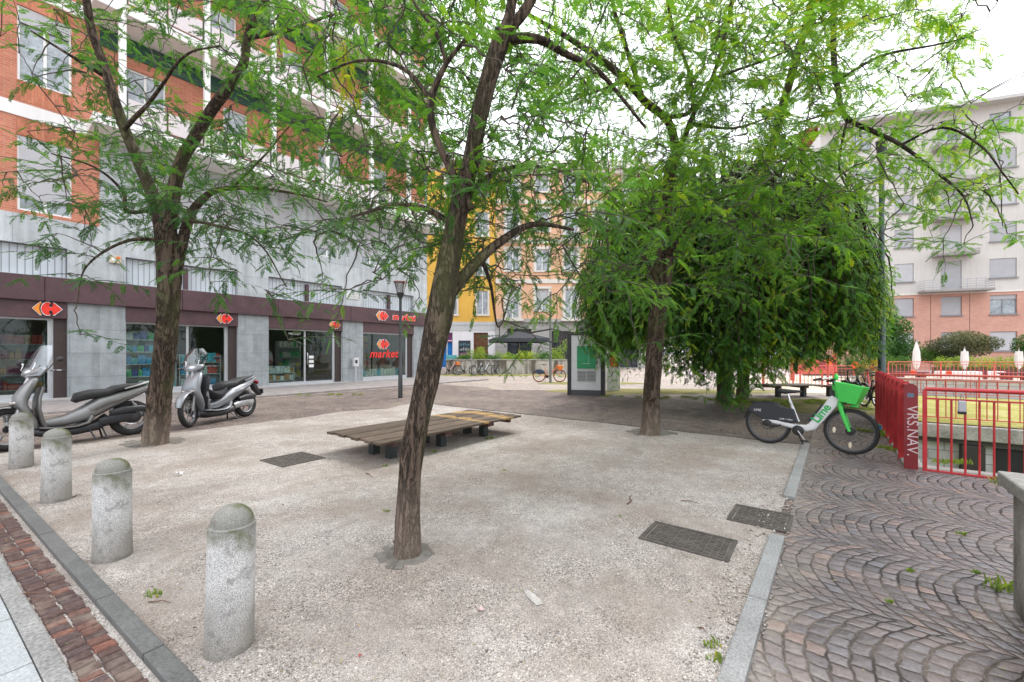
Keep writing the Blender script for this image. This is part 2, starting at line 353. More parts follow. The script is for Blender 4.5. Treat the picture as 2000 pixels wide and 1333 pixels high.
def m_grass(name, c0, c1, c2):
    t = NT(name); c = t.ramp(t.noise(1.4, detail=7), [(.3, c0), (.5, c1), (.7, c2)])
    c = t.mix(1, c, t.ramp(t.noise(50, detail=3), [(.3, .7), (.7, 1.3)]), 'MULTIPLY')
    return t.fin(c, .95, 0, t.bump(t.noise(60, detail=4), .8, .04), .1)
kerb_m = m_stone('granite_kerb', (.25, .25, .245), .30, .16, 90)
grey_stone = m_stone('grey_marble_cladding', (.47, .50, .515), .07, .10, 22, .5, (1.6, 1.15), .22)
grey_stone2 = m_stone('lower_grey_cladding', (.30, .325, .335), .07, .16, 20, .45, (1.3, .75), .16)
white_p = m_plaster('white_painted_concrete', (.80, .785, .77), .07)
brick_m = m_brick('orange_brick', (.46, .145, .085), (.58, .215, .125), (.44, .29, .22))
brick_v = m_brick('soldier_course_brick', (.42, .125, .07), (.60, .235, .13), (.36, .18, .12), .26, .068, vert=True)
brick_p = m_brick('pink_brick', (.52, .265, .20), (.58, .31, .24), (.48, .33, .27), .26, .075, .008, streak=.08)
fascia_m = M('oxblood_fascia', (.085, .042, .048), .45, ns=2.5, na=.25, bk=.05)
alu = M('aluminium', (.55, .56, .58), .35, .6, na=.06, bk=.03)
black_m = M('black_plastic', (.018, .018, .02), .45, na=.25, bk=.05)
rubber = M('rubber', (.022, .021, .021), .8, na=.3)
steel = M('steel', (.42, .42, .43), .3, .9, na=.15, bk=.03)
chrome = M('chrome', (.75, .75, .76), .12, 1, na=.05, bk=.01)
dark_metal = M('dark_grey_metal', (.045, .05, .052), .45, .3, na=.2)
glass_dk = glass_mat('shop_glass', (.80, .88, .86), .03)
win_gl = M('painted_sky_glass', (.33, .37, .40), .06, 0, ns=.9, na=.55, bk=.01, spec=1.0)  # pale uneven base colour stands in for sky reflected in the panes
white_frame = M('white_window_frame', (.78, .78, .76), .4, na=.05, bk=.02)
def m_shutter(name, col, pitch=.045, axis=2, dk=.6):
    t = NT(name); s = t.sep(t.obj()); f = t.mt('FRACT', t.mt('DIVIDE', s[axis], pitch))
    c = t.mix(1, tuple(col), t.ramp(f, [(0, dk), (.16, 1.0), (.9, .95), (1, dk)]), 'MULTIPLY')
    c = t.mix(1, c, t.ramp(t.noise(1.5, detail=4), [(.3, .92), (.7, 1.05)]), 'MULTIPLY')
    return t.fin(c, .55, 0, t.bump(t.ramp(f, [(0, 0.), (.2, 1.), (.8, 1.), (1, 0.)]), .5, .01), .3)
shut_m = m_shutter('roller_shutter', (.50, .50, .52)); shut_w = m_shutter('pale_roller_shutter', (.42, .42, .44), .05)
louv_m = m_shutter('corrugated_screen', (.54, .58, .62), .15, 0, .32)
t = NT('red_paint'); c = t.mix(t.ramp(t.noise(3.5, detail=5), [(.35, 0.), (.65, 1.)]), (.36, .016, .022), (.52, .035, .038))
c = t.mix(t.mt('MULTIPLY', t.ramp(t.noise(38, detail=4), [(.62, 0.), (.66, 1.)]), .7), c, (.16, .075, .05)); red_p = t.fin(c, t.mt('MULTIPLY_ADD', t.noise(9, detail=3), .4, .18), 0, t.bump(t.noise(90, detail=3), .15, .003))
dkred_p = M('dark_red_plate', (.19, .016, .020), .4, na=.2, ns=3, bk=.05)
# ---------------------------------------------------------------- ground and paving
def sheet(name, polys, z, mat, rot=PHI):
    mb = MB()
    for p in polys: mb.add([(x, y, z) for x, y in p], [tuple(range(len(p)))])
    return tag(O(name, mb, mat, rotz=rot), kind='structure')
def rect(a0, a1, c0, c1): return [(a0, c0), (a1, c0), (a1, c1), (a0, c1)]
PA0, PA1, PC0, PC1 = 7.55, 12.7, -12.0, -.82          # the sunken court
sheet('ground', [rect(-150, PA0, -220, 260), rect(PA1, 420, -220, 260), rect(PA0, PA1, -220, PC0), rect(PA0, PA1, PC1, 260)], 0, cobble_f)
def wavy(x0, x1, y, n, amp, seed, along='x'):
    out = []
    for i in range(n+1):
        t = x0+(x1-x0)*i/n; w = (mnoise.noise(Vector((t*.9, seed, 0)))+.4*mnoise.noise(Vector((t*3.3, seed, 4))))*amp
        out.append((t, y+w) if along == 'x' else (y+w, t))
    return out
sheet('dark_paving', [wavy(-9, 14.2, .2, 2, 0, 1)+wavy(17.0, .2, 13.6, 40, .5, 3, 'y')[0:0]+[(14.0, .2)]+[(13.8+1.1*mnoise.noise(Vector((c*.5, 3, 0))), c) for c in np.linspace(.4, 15.0, 50)]+[(-9, 15.0)]], .004, cobble_d)
sheet('porphyry_paving', [rect(-8, PA0, -14, .33), rect(PA0, 13.2, PC1, .33)], .008, cobble_r)
nn = lambda X, Y: .554*X+.833*Y
def a_of(c, n):      # a on the strip line n for a given c
    return (n - (.554*(-math.sin(PHI))+.833*math.cos(PHI))*c)/(.554*math.cos(PHI)+.833*math.sin(PHI))
gp = [(a_of(.40, .76), .40), (8.27, .40)] + [(8.25+.03*math.sin(c*5), c) for c in np.linspace(.6, 9.2, 24)]
gp += [(a, 9.75+.35*mnoise.noise(Vector((a*.8, 7, 0)))+.12*mnoise.noise(Vector((a*3, 2, 0)))) for a in np.linspace(8.2, a_of(9.75, .76)+.1, 60)]
gp += [(a_of(9.7, .76), 9.7)]
sheet('gravel_ground', [gp], .014, gravel_m)
mb = MB(); rnd = random.Random(3)
for i in range(9):                                     # granite edging on the right, one stone after another
    a0 = -1.6+i*1.12; a1 = a0+1.105
    for (p, q) in ([(a0, a1)] if not a0 < 4.1 < a1 and not a0 < 4.62 < a1 else ([(a0, 4.08)] if a0 < 4.1 < a1 else [(4.66, a1)])):
        q = min(q, 8.3)
        if q-p < .1: continue
        j = rnd.uniform(-.004, .004); h = .045+rnd.uniform(-.004, .004)
        mb.add([(p, .32+j, -.1), (q, .32+j, -.1), (q, .425+j, -.1), (p, .425+j, -.1), (p, .322+j, h), (q, .322+j, h), (q, .422+j, h), (p, .422+j, h)],
               [(0, 1, 5, 4), (1, 2, 6, 5), (2, 3, 7, 6), (3, 0, 4, 7), (4, 5, 6, 7)])
k = O('kerb', mb, kerb_m, rotz=PHI, bevel=.006); tag(k, kind='structure')
mb = MB()
for i in range(10): mb.box(8.265, 8.325, .45+i*.95, .45+i*.95+.935, -.1, .024)
tag(O('kerb', mb, M('dark_edging', (.12, .10, .09), .8), rotz=PHI, bevel=.005), kind='structure')
# strips at lower left: light slabs, rough strip, brick setts, granite kerb
SR = math.atan2(-.554, .833)
strip = lambda name, x0, x1, n0, n1, z, m: sheet(name, [[(x0, n0), (x1, n0), (x1, n1), (x0, n1)]], z, m, SR)
mb = MB()
for i in range(14):
    x0 = -9+i*.8; h = .05+rnd.uniform(-.003, .003)
    mb.box(x0, x0+.792, .70, .786, -.1, h)
tag(O('kerb', mb, m_stone('dark_granite_kerb', (.125, .125, .12), .3, .2, 90), rotz=SR, bevel=.007), kind='structure')
dirt_m = m_gravel(); dirt_m.name = 'joint_grit'
strip('ground_strip', -9, 2.4, -.6, .70, .012, dirt_m)
t = NT('fired_brick_setts'); oi = t.n('ShaderNodeNewGeometry').outputs['Random Per Island']
c = t.ramp(oi, [(0, (.065, .040, .036)), (.35, (.10, .056, .047)), (.6, (.085, .058, .055)), (.82, (.14, .068, .052)), (.95, (.22, .085, .058)), (1, (.13, .10, .09))])
c = t.mix(1, c, t.ramp(t.noise(40, detail=5), [(.25, .55), (.75, 1.45)]), 'MULTIPLY')
c = t.mix(t.mt('MULTIPLY', t.ramp(t.noise(5, detail=5), [(.5, 0.), (.7, 1.)]), .55), c, (.27, .225, .18))
sett_m = t.fin(c, .75, 0, t.bump(t.noise(70, detail=5), .8, .006), .4)
mb = MB()
for row in range(2):
    x = -7.5
    while x < 2.2:
        L = rnd.uniform(.044, .070); y0 = .497+row*.088+rnd.uniform(-.005, .005); W = .084+rnd.uniform(-.005, .003); h = .022+rnd.uniform(-.004, .004)
        a, b, s = x, x+L, rnd.uniform(-.006, .006)
        q = [(a+s, y0), (b+s, y0+rnd.uniform(-.003, .003)), (b-s, y0+W), (a-s, y0+W+rnd.uniform(-.003, .003))]
        e = .006
        cx = sum(p[0] for p in q)/4; cy = sum(p[1] for p in q)/4
        top = [(p[0]+(cx-p[0])*.14, p[1]+(cy-p[1])*.10, h+rnd.uniform(-.002, .002)) for p in q]
        mb.add([(p[0], p[1], -.02) for p in q]+[(p[0], p[1], h-.007) for p in q]+top,
               [(0, 1, 5, 4), (1, 2, 6, 5), (2, 3, 7, 6), (3, 0, 4, 7), (4, 5, 9, 8), (5, 6, 10, 9), (6, 7, 11, 10), (7, 4, 8, 11), (8, 9, 10, 11)])
        x += L+rnd.uniform(.005, .010)
tag(O('brick_paving', mb, sett_m, rotz=SR), kind='structure')
mb = MB(); x = -6.0
ribm = m_shutter('ribbed_slab', (.30, .31, .31), .022, 0, .55)
mb.box(-9, 2.4, .405, .485, -.02, .030)
tag(O('pavement_edge', mb, m_stone('rough_granite', (.25, .245, .235), .4, .2, 60, .85), rotz=SR, bevel=.004), kind='structure')
mb = MB()
for i in range(30):
    x = -6+i*.30
    for (a, b) in ((.28, .40), (-.12, .272), (-.6, -.128)): mb.box(x+.0, x+.294, a, b, -.02, .030+rnd.uniform(-.002, .002))
t = NT('pale_slab'); s_ = t.sep(t.obj()); cc = t.mix(1, t.mix(t.noise(5, detail=5), (.30, .32, .325), (.44, .46, .465)), t.ramp(t.noise(90, detail=3), [(.3, .72), (.7, 1.2)]), 'MULTIPLY')
wv = t.ramp(t.mt('FRACT', t.mt('MULTIPLY', s_[1], 45.0)), [(0, .0), (.3, 1.), (.7, 1.), (1, .0)])
mskx = t.mt('LESS_THAN', s_[1], .275)
tag(O('pavement_slabs', mb, t.fin(cc, .7, 0, t.bump(t.mt('MULTIPLY', wv, mskx), .7, .006)), rotz=SR, bevel=.003), kind='structure')
# far side: raised pavement by the shop, grass patches, sandy playground, lawn
mb = MB(); mb.box(-9, 17.6, 15.2, 18.80, -.1, .07)
tag(O('pavement', mb, m_stone('worn_pavement', (.26, .235, .225), .22, .22, 25, .6, None), rotz=PHI, bevel=.01), kind='structure')
def blob(cx, cy, rx, ry, seed, n=40): return [(cx+rx*math.cos(t)*(1+.4*mnoise.noise(Vector((math.cos(t)*1.4, math.sin(t)*1.4, seed)))), cy+ry*math.sin(t)*(1+.4*mnoise.noise(Vector((math.cos(t)*1.4, math.sin(t)*1.4, seed+5))))) for t in [2*PI*i/n for i in range(n)]]
grass_y = m_grass('dry_grass_ground', (.15, .15, .06), (.24, .22, .09), (.33, .29, .15)); grass_g = m_grass('lawn_ground', (.10, .15, .03), (.17, .22, .05), (.27, .28, .08))
sheet('lawn', [rect(PA1+.02, 20.5, -16, -1.0)], .010, m_grass('yellow_lawn', (.24, .23, .06), (.34, .315, .10), (.43, .39, .18)))
def wblob(px, py, rx, ry, seed, z, m, nm):
    g = gnd(px, py); mb = MB(); p = blob(g.x, g.y, rx, ry, seed); mb.add([(x, y, z) for x, y in p], [tuple(range(len(p)))]); tag(O(nm, mb, m), kind='structure')
wblob(1580, 790, 2.6, 2.0, 2, .006, grass_y, 'grass_verge'); wblob(1300, 765, 5, 1.1, 3, .008, grass_y, 'grass_verge')
wblob(985, 733, 5.0, 1.6, 4, .006, grass_y, 'grass_verge'); wblob(1150, 749, 3.0, .9, 5, .007, grass_y, 'grass_verge')
sand_m = m_stone('sand', (.50, .42, .33), .15, .12, 20, .95)
mb = MB(); mb.add([(10.5, 15.6, .009), (26, 15.6, .009), (34, 27, .009), (13, 27, .009)], [(0, 1, 2, 3)]); tag(O('sand_ground', mb, sand_m), kind='structure')
mb = MB(); mb.add([(12, 27.1, .006), (60, 27.1, .006), (60, 40, .006), (12, 40, .006)], [(0, 1, 2, 3)]); tag(O('terrace_paving', mb, m_stone('terrace_stone', (.40, .33, .31), .1, .1, 8)), kind='structure')
# sunken court
conc = m_stone('weathered_concrete', (.33, .315, .29), .25, .35, 30, .85)
t = NT('grey_blockwork'); s = t.sep(t.obj()); br = t.n('ShaderNodeTexBrick'); t.l(t.comb(t.mt('ADD', s[0], s[1]), s[2]), br.inputs[0])
for k_, v_ in (('Color1', (.52, .52, .52, 1)), ('Color2', (.60, .60, .60, 1)), ('Mortar', (.22, .22, .22, 1)), ('Scale', 1), ('Mortar Size', .008), ('Brick Width', .5), ('Row Height', .2)): br.inputs[k_].default_value = v_
block_m = t.fin(t.mix(1, br.outputs[0], t.ramp(t.noise(2, detail=6), [(.3, .8), (.7, 1.12)]), 'MULTIPLY'), .85, 0, t.bump(br.outputs['Fac'], -.3, .006), .2)
PZ = -1.35
sheet('sunken_floor', [rect(PA0-.6, 14.5, PC0-3, PC1+.3)], PZ, m_grass('pit_grass', (.10, .14, .03), (.19, .25, .05), (.28, .32, .09)))
cw = E('concrete_retaining_wall', AC(0, 0), PHI, 'low weathered concrete retaining wall round the sunken court below the red railings', 'retaining wall')
mb = MB(); mb.box(PA0-.25, PA0-.003, PC0, PC1+.25, PZ-.2, -.004); mb.box(PA0, PA1, PC1+.003, PC1+.25, PZ-.2, -.004); O('near_wall', mb, conc, cw)
mb = MB(); mb.box(PA0-.02, PA0+.16, PC0, PC1-.1, -.12, .03); mb.box(PA0-.02, PA1-.1, PC1-.1, PC1+.10, -.12, .03); O('coping', mb, conc, cw, bevel=.015)
ub = E('concrete_underpass', AC(0, 0), PHI, 'concrete slab over grey block wall and dark pillar across the sunken court', 'underpass')
mb = MB(); mb.box(PA1-.12, 14.6, PC0-1, PC1+.5, -.30, -.012); O('slab', mb, conc, ub, bevel=.02)
mb = MB(); mb.box(12.86, 13.1, PC0-2, PC1+.5, PZ-.2, -.30); O('block_wall', mb, block_m, ub)
mb = MB(); mb.box(12.62, 12.858, -2.42, -2.08, PZ, -.41); O('pillar', mb, M('dark_steel_pillar', (.035, .027, .024), .6), ub, bevel=.01)
mb = MB(); mb.box(PA1-.02, PA1+.06, PC0, PC1, -.40, -.30); O('gutter', mb, M('dark_gutter', (.05, .045, .045), .6), ub)
mb = MB(); mb.box(12.8, 12.858, -3.2, -2.6, PZ, -.45); O('doorway', mb, M('recess_shade', (.02, .02, .022), .7), ub)  # near-black slab on the wall, painting the shade of a recess
mb = MB(); mb.prism([(12.3, PZ), (12.85, PZ), (12.85, -.42), (12.7, -.42)], -3.35, -3.2, 'xz'); O('stair_wall', mb, conc, ub)
# ---------------------------------------------------------------- the building with the supermarket
CF = 18.83
bl = E('apartment_building', AC(0, CF), PHI, 'orange brick apartment block with white framed balconies over a grey stone supermarket front', 'building')
FL = [8.42, 12.07, 15.72, 19.37, 23.0]
shops = [(-1.9, 1.90), (3.24, 6.58), (7.72, 11.05), (12.16, 15.36)]
mb = MB()
strips = [(a, b, 3.82, 4.72) for a, b in shops]
gw = [(x-.55, x+.55, 6.0, 7.75) for x in (4.6, 6.3, 8.1, 10.3, 12.6, 14.9)]
wall_open(mb, -9, 16.34, 0, 5.58, [(a, b, .12, 3.0) for a, b in shops]+strips, 0, .30)
wall_open(mb, 2.62, 16.34, 5.58, 8.42, gw, 0, .16)
mb.box(16.14, 16.34, .001, 12, 0, 23.4)
O('stone_wall', mb, grey_stone, bl)
for a, b in ((1.901, 3.239), (6.581, 7.719), (11.051, 12.159), (15.361, 16.345)): mb = MB(); mb.box(a, b, -.022, .2, 0.07, 3.04); O('pillar_cladding', mb, grey_stone2, bl, bevel=.004)
# brick bay and recessed brick walls
bw_ops = []; wins = []
for f in range(4):
    z0 = 5.68 if f == 0 else FL[f-1]+1.05
    h = 2.18
    for x in (-6.2, -2.6, .89):
        bw_ops.append((x, x+1.1, z0, z0+h)); wins.append((x, z0, 1.1, h, f))
mb = MB(); wall_open(mb, -9, 2.62, 5.58, 23.4, bw_ops, .001, .16); O('brick_wall', mb, brick_m, bl)
for (x0, x1, z0, z1) in bw_ops:
    if x0 < -5: continue
    mb = MB(); mb.box(x0-.02, x1+.02, -.006, .05, z1+.01, min(z1+.52, 23)); O('soldier_course', mb, brick_v, bl)
    if z0 > 6: mb = MB(); mb.box(x0-.02, x1+.02, -.006, .05, z0-.6, z0-.01); O('soldier_course', mb, brick_v, bl)
for z in FL: mb = MB(); mb.box(-9, 2.60, -.03, .05, z-.02, z+.38); O('floor_band', mb, white_p, bl, bevel=.006)
rec_ops = []; rw = []
for f in range(4):
    z = FL[f]+.32
    for k in range(6):
        x = 2.96+2.22*k
        typ = (k+f*2) % 3
        if typ == 0: rec_ops.append((x+.25, x+1.35, z, z+2.35)); rw.append((x+.25, z, 1.10, 2.35, 'door'))
        elif typ == 1: rec_ops.append((x+.9, x+1.75, z+.95, z+2.35)); rw.append((x+.9, z+.95, .85, 1.4, 'win'))
mb = MB(); wall_open(mb, 2.62, 16.14, 8.42, 23.4, rec_ops, .0, .2); O('recessed_brick_wall', mb, brick_m, bl)
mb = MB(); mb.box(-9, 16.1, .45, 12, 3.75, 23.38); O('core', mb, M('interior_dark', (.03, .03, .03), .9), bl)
mb = MB(); mb.box(-9.1, 16.5, -1.5, 12.1, 23.4, 23.7); O('roof', mb, white_p, bl)
for f in range(4):
    mb = MB(); mb.box(2.62, 16.34, -.05, -.002, FL[f+1]-.62, FL[f+1]-.02); O('green_lintel', mb, M('dark_green_panel', (.018, .075, .055), .5), bl)
    mb = MB(); mb.box(2.30, 16.62, -1.32, -.003, FL[f], FL[f]+.30); O('balcony_slab', mb, white_p, bl, bevel=.01)
    # railing: frosted panels, posts, thin top rail
    for k in range(6):
        x0, x1 = 2.96+2.22*k+.08, 2.96+2.22*(k+1)-.08
        if k == 5: x1 = 16.5
        rl = MB(); rl.bar((x0, -1.24, FL[f]+1.28), (x1, -1.24, FL[f]+1.28), .035); rl.bar((x0, -1.24, FL[f]+.36), (x1, -1.24, FL[f]+.36), .025)
        for q in range(3): xx = x0+.03+(x1-x0-.06)*q/2; rl.bar((xx, -1.24, FL[f]+.3), (xx, -1.24, FL[f]+1.28), .03)
        ro = O('railing', rl, dark_metal, bl)
        pn = MB(); pn.box(x0+.06, (x0+x1)/2-.03, -1.255, -1.243, FL[f]+.40, FL[f]+1.06); pn.box((x0+x1)/2+.03, x1-.06, -1.255, -1.243, FL[f]+.40, FL[f]+1.06)
        O('panel', pn, M('frosted_balcony_panel', (.62, .56, .56), .35, na=.06, bk=.02), ro)
for k in range(6):
    mb = MB(); x = 2.96+2.22*k; mb.box(x-.085, x+.085, -1.30, -1.12, FL[0]+.302, 23.38); O('balcony_column', mb, white_p, bl, bevel=.008)
WC = {}
def window(parent, x, z, w, h, y, style='sash', fm=None, shut=0.0, sm=None):
    key = (round(w, 2), round(h, 2), style, fm.name if fm else '', shut, sm.name if sm else '')
    if key not in WC:
        f = MB(); t_ = .055
        f.box(0, w, 0, .09, 0, t_); f.box(0, w, 0, .09, h-t_, h); f.box(0, t_, 0, .09, t_, h-t_); f.box(w-t_, w, 0, .09, t_, h-t_)
        if style in ('sash', 'door', 'shut'): f.box(w/2-.035, w/2+.035, .012, .08, t_, h-t_)
        me_f = mesh_of(f, 'window', fm or white_frame)
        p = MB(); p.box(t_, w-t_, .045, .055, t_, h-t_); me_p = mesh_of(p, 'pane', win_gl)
        me_s = None
        if shut > 0: s_ = MB(); s_.box(.04, w-.04, -.012, .008, h-(h-.03)*shut, h-.02); me_s = mesh_of(s_, 'shutter', sm or shut_m)
        WC[key] = (me_f, me_p, me_s)
    me_f, me_p, me_s = WC[key]
    o = link(bpy.data.objects.new('window', me_f), parent); o.location = (x, y, z)
    link(bpy.data.objects.new('pane', me_p), o)
    if me_s: link(bpy.data.objects.new('shutter', me_s), o)
    return o
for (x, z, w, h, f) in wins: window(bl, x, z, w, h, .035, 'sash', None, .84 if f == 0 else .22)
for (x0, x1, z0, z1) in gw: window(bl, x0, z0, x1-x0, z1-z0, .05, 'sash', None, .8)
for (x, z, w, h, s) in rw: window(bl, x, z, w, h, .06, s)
for (x0, x1, z0, z1) in strips:
    mb = MB(); mb.box(x0+.02, x1-.02, .19, .22, z0+.02, z1-.02); sc_o = O('corrugated_screen', mb, louv_m, bl)
    mb = MB(); mb.box((x0+x1)/2-.06, (x0+x1)/2+.06, .03, .189, z0, z1-.12); O('bracket', mb, fascia_m, sc_o)
for (q0, q1) in zip([-9, -5.2, -1.9, 1.42, 4.75, 8.05, 11.4, 14.1], [-5.2, -1.9, 1.42, 4.75, 8.05, 11.4, 14.1, 16.42]): mb = MB(); mb.box(q0+.006, q1-.006, -.16, -.003, 3.06, 3.79); O('fascia', mb, fascia_m, bl, bevel=.008)
for (x0, x1) in shops:
    mb = MB(); mb.box(x0+.003, x1-.003, -.03, .12, 2.56, 3.058); O('shop_lintel', mb, fascia_m, bl)
# shop fronts: recessed glazing in aluminium frames
for i, (x0, x1) in enumerate(shops):
    g = MB(); y = .24; zb, zt = .12, 2.56
    mull = {0: [x0+1.9], 1: [x0+1.75], 2: [x0+1.62], 3: [x1-.75]}[i]
    xr = x1-.28
    g.box(x0, xr, y-.04, y+.04, zb, zb+.16 if i != 2 else zb+.1); g.box(x0, xr, y-.04, y+.04, zt-.06, zt); g.box(x0, x0+.05, y-.04, y+.04, zb+.1, zt-.06); g.box(xr-.12, xr, y-.05, y+.05, zb+.1, zt-.06)
    for m_ in mull: g.box(m_-.035, m_+.035, y-.04, y+.04, zb+.1, zt-.06)
    sf = O('shopfront', g, alu, bl, bevel=.003)
    g = MB(); g.box(x0+.05, xr-.06, y-.006, y+.006, zb+.1, zt-.06); O('pane', g, glass_dk, sf)
    g = MB(); g.box(xr, x1-.002, y-.12, y+.02, zb, zt); O('jamb', g, M('dark_brown_jamb', (.045, .028, .026), .5), sf)
    if i == 2:
        g = MB(); g.tube([(mull[0]+.10, y-.06, 1.0), (mull[0]+.10, y-.09, 1.05), (mull[0]+.10, y-.09, 1.45), (mull[0]+.10, y-.06, 1.5)], .014, 8); O('handle', g, chrome, sf)
        for q in range(3):
            g = MB(); g.box(mull[0]+.2, mull[0]+.42, y-.012, y-.008, 1.25-q*.2, 1.38-q*.2); O('notice', g, M('white_paper', (.75, .75, .73), .6), sf)
mb = MB(); mb.box(-9, 16.4, -.05, .22, -.02, .118); O('plinth', mb, m_stone('plinth_stone', (.42, .40, .38), .15, .1, 40), bl, bevel=.01)
# shop interior: room shell, lit ceiling, shelving
mb = MB(); mb.box(-9, 16.1, 5.6, 5.7, .0, 3.7); mb.box(-9, 16.1, .46, 5.6, 3.0, 3.74); mb.box(-9.1, -9, .3, 5.6, 0, 3.7)
O('shop_interior', mb, M('interior_wall', (.09, .085, .075), .8, na=.4, ns=1.2), bl)
mb = MB(); mb.box(-9, 16.1, .46, 5.6, .0, .115); O('shop_floor', mb, M('shop_floor', (.25, .25, .24), .3), bl)
lampm = emit_mat('shop_lamp', (1, .95, .82), 5.5)
for (x, y) in [(-1.4, 1.6), (.6, 2.2), (4.0, 1.2), (5.2, 2.3), (6.1, 1.5), (8.6, 1.4), (10.0, 2.2), (12.8, 1.6), (14.4, 1.9), (5.0, 4), (9.3, 4), (1.0, 4), (13.6, 4)]:
    mb = MB(); mb.cyl((x, y, 2.90), (x, y, 2.998), .13, .16, 14); mb.cyl((x, y, 2.86), (x, y, 2.9), .10, .12, 14); O('ceiling_lamp', mb, lampm, bl)
cols = [(.05, .30, .55), (.55, .08, .06), (.60, .50, .08), (.10, .42, .18), (.62, .62, .60), (.10, .45, .55), (.50, .25, .08), (.30, .05, .12), (.70, .68, .60), (.04, .08, .30)]
pm = [M('product_%s' % n, c, .4, na=.5, ns=22) for n, c in zip('blue red yellow green white teal orange plum cream navy'.split(), cols)]
def shelf(x0, x1, y, levels, label, pal, top=1.0, hi=.22):
    t_ = E('display_shelf', AC(0, 0, 0), 0, label, 'shelf', 'display shelves in the supermarket windows'); t_.location = AC(x0, CF+y); t_.rotation_euler = (0, 0, PHI)
    f = MB(); L = x1-x0
    for z in levels: f.box(0, L, 0, .38, z-.03, z)
    f.box(0, .03, 0, .38, .12, max(levels)+.3); f.box(L-.03, L, 0, .38, .12, max(levels)+.3); f.box(.03, L-.03, .36, .38, .12, max(levels)+.3)
    O('rack', f, M('shelf_metal', (.5, .5, .5), .5), t_)
    r_ = random.Random(int(x0*100))
    for z in levels:
        groups = {}
        x = .05
        while x < L-.15:
            w = r_.uniform(.09, .24); k_ = r_.choice(pal); hh = r_.uniform(hi*.6, hi)
            groups.setdefault(k_, MB()).box(x, min(x+w-.012, L-.04), .02, .30, z+.001, z+hh); x += w
        for k_, g_ in groups.items(): O('product_pack', g_, pm[k_], t_, bevel=.006)
shelf(3.3, 4.75, .55, [.25, .68, 1.12, 1.55, 1.98], 'shelf of blue and teal boxed goods behind the glass beside the tree trunk', [0, 5, 4, 9, 3], hi=.3)
shelf(4.85, 6.2, .62, [.25, .70, 1.15], 'low shelf with a bright blue poster and packs in the window behind the second scooter', [5, 0, 1, 4], hi=.36)
shelf(-1.8, .2, 1.3, [.3, .8, 1.3, 1.8], 'dim shelf of red and orange goods in the leftmost shop window', [1, 6, 7, 2], hi=.33)
shelf(.3, 1.6, 2.2, [.3, .8, 1.3, 1.8], 'rear shelf of dark red bottles in the leftmost shop window', [7, 1, 6], hi=.33)
shelf(7.8, 9.1, .7, [.3, .62], 'low counter with fruit boxes inside the glass door bay', [6, 4, 8], hi=.3)
shelf(9.5, 10.6, 3.2, [.3, .8, 1.3, 1.8], 'tall shelf standing well inside the glass door bay', [4, 3, 2, 8], hi=.33)
shelf(12.3, 15.0, .7, [.28], 'white and green sacks on the low shelf under the red window lettering', [8, 4, 5], hi=.42)
shelf(12.4, 14.6, 3.0, [.3, .8, 1.3, 1.8, 2.2], 'long shelf of orange and green goods deep behind the window lettering', [6, 3, 1, 2], hi=.33)
# signs
org = M('orange_sign', (.80, .26, .03), .35, na=.05); redl = M('red_sign', (.78, .035, .02), .35, na=.05); whs = M('white_sign', (.8, .8, .8), .4, na=.03)
def mirror_pts(p): return p+[(x, -y) for x, y in reversed(p) if abs(y) > 1e-6]
def logo(parent, s, y=0.0, cx=0.0, cz=0.0):
    arr = mirror_pts([(-1.0, 0), (-.50, .47), (-.40, .46), (-.52, .22), (-.56, 0)])
    body = mirror_pts([(-.42, 0), (-.38, .20), (-.26, .38), (-.06, .48), (.14, .46), (.26, .36), (.20, .24), (.16, .14), (.26, .10), (.36, .18), (.36, .30), (.34, .46), (.46, .44), (.98, 0)])
    body = [(-.42, 0), (-.38, .20), (-.26, .38), (-.06, .48), (.16, .47), (.20, .40), (.10, .31), (.08, .20), (.18, .12), (.30, .14), (.36, .24), (.34, .34), (.36, .46), (.46, .44), (.98, 0)]
    body = body+[(x, -z) for x, z in reversed(body[1:-1])]
    arr = [(x, z*1.3) for x, z in arr]; body = [(x, z*1.3) for x, z in body]
    for nm, pts, m_ in (('arrow', arr, org), ('emblem', body, redl)):
        cxx = sum(p[0] for p in pts)/len(pts)
        big = [(cxx+(x-cxx)*1.09, z*1.13) for x, z in pts]
        a = MB(); a.prism([(cx+x*s, cz+z*s) for x, z in big], y-.02, y+.03); b = O(nm+'_outline', a, whs, parent)
        a = MB(); a.prism([(cx+x*s, cz+z*s) for x, z in pts], y-.035, y-.021); O(nm, a, m_, b)
def sign(x, z, y, label):
    e = E('shop_sign', AC(x, CF+y, z), PHI, label, 'sign', None); return e
s1 = sign(1.48, 2.83, -.065, 'orange and red arrow emblem above the leftmost shop window'); logo(s1, .30)
s2 = sign(6.10, 2.83, -.065, 'orange and red arrow emblem above the window behind the second scooter'); logo(s2, .27)
s3 = sign(10.62, 2.83, -.065, 'orange and red arrow emblem above the glass door'); logo(s3, .27)
s4 = sign(13.9, 3.43, -.20, 'emblem and red word market on the dark fascia behind the lamp post'); logo(s4, .36, cx=-.75)
text('lettering', 'market', .50, redl, s4, (.62, -.02, .0), (R(90), 0, 0), .02, .25, spacing=1.05, offset=.012)
text('lettering_outline', 'market', .50, whs, s4, (.62, .005, -.0), (R(90), 0, 0), .015, .25, spacing=1.05, offset=.024)
s5 = sign(13.55, 1.75, .215, 'red emblem and the word market stuck on the shop window glass'); logo(s5, .38, cz=.22, cx=-.05)
text('lettering', 'market', .58, redl, s5, (0, -.005, -.30), (R(90), 0, 0), .003, .25, spacing=1.05, offset=.012)
s6 = sign(-.4, 1.05, .215, 'white handwritten lettering on the leftmost shop window glass'); text('lettering', 'arcobaleno', .24, whs, s6, (0, 0, 0), (R(90), 0, 0), .002, .3)
text('lettering', 'SALI IN', .13, whs, s6, (.5, 0, -.33), (R(90), 0, 0), .002)
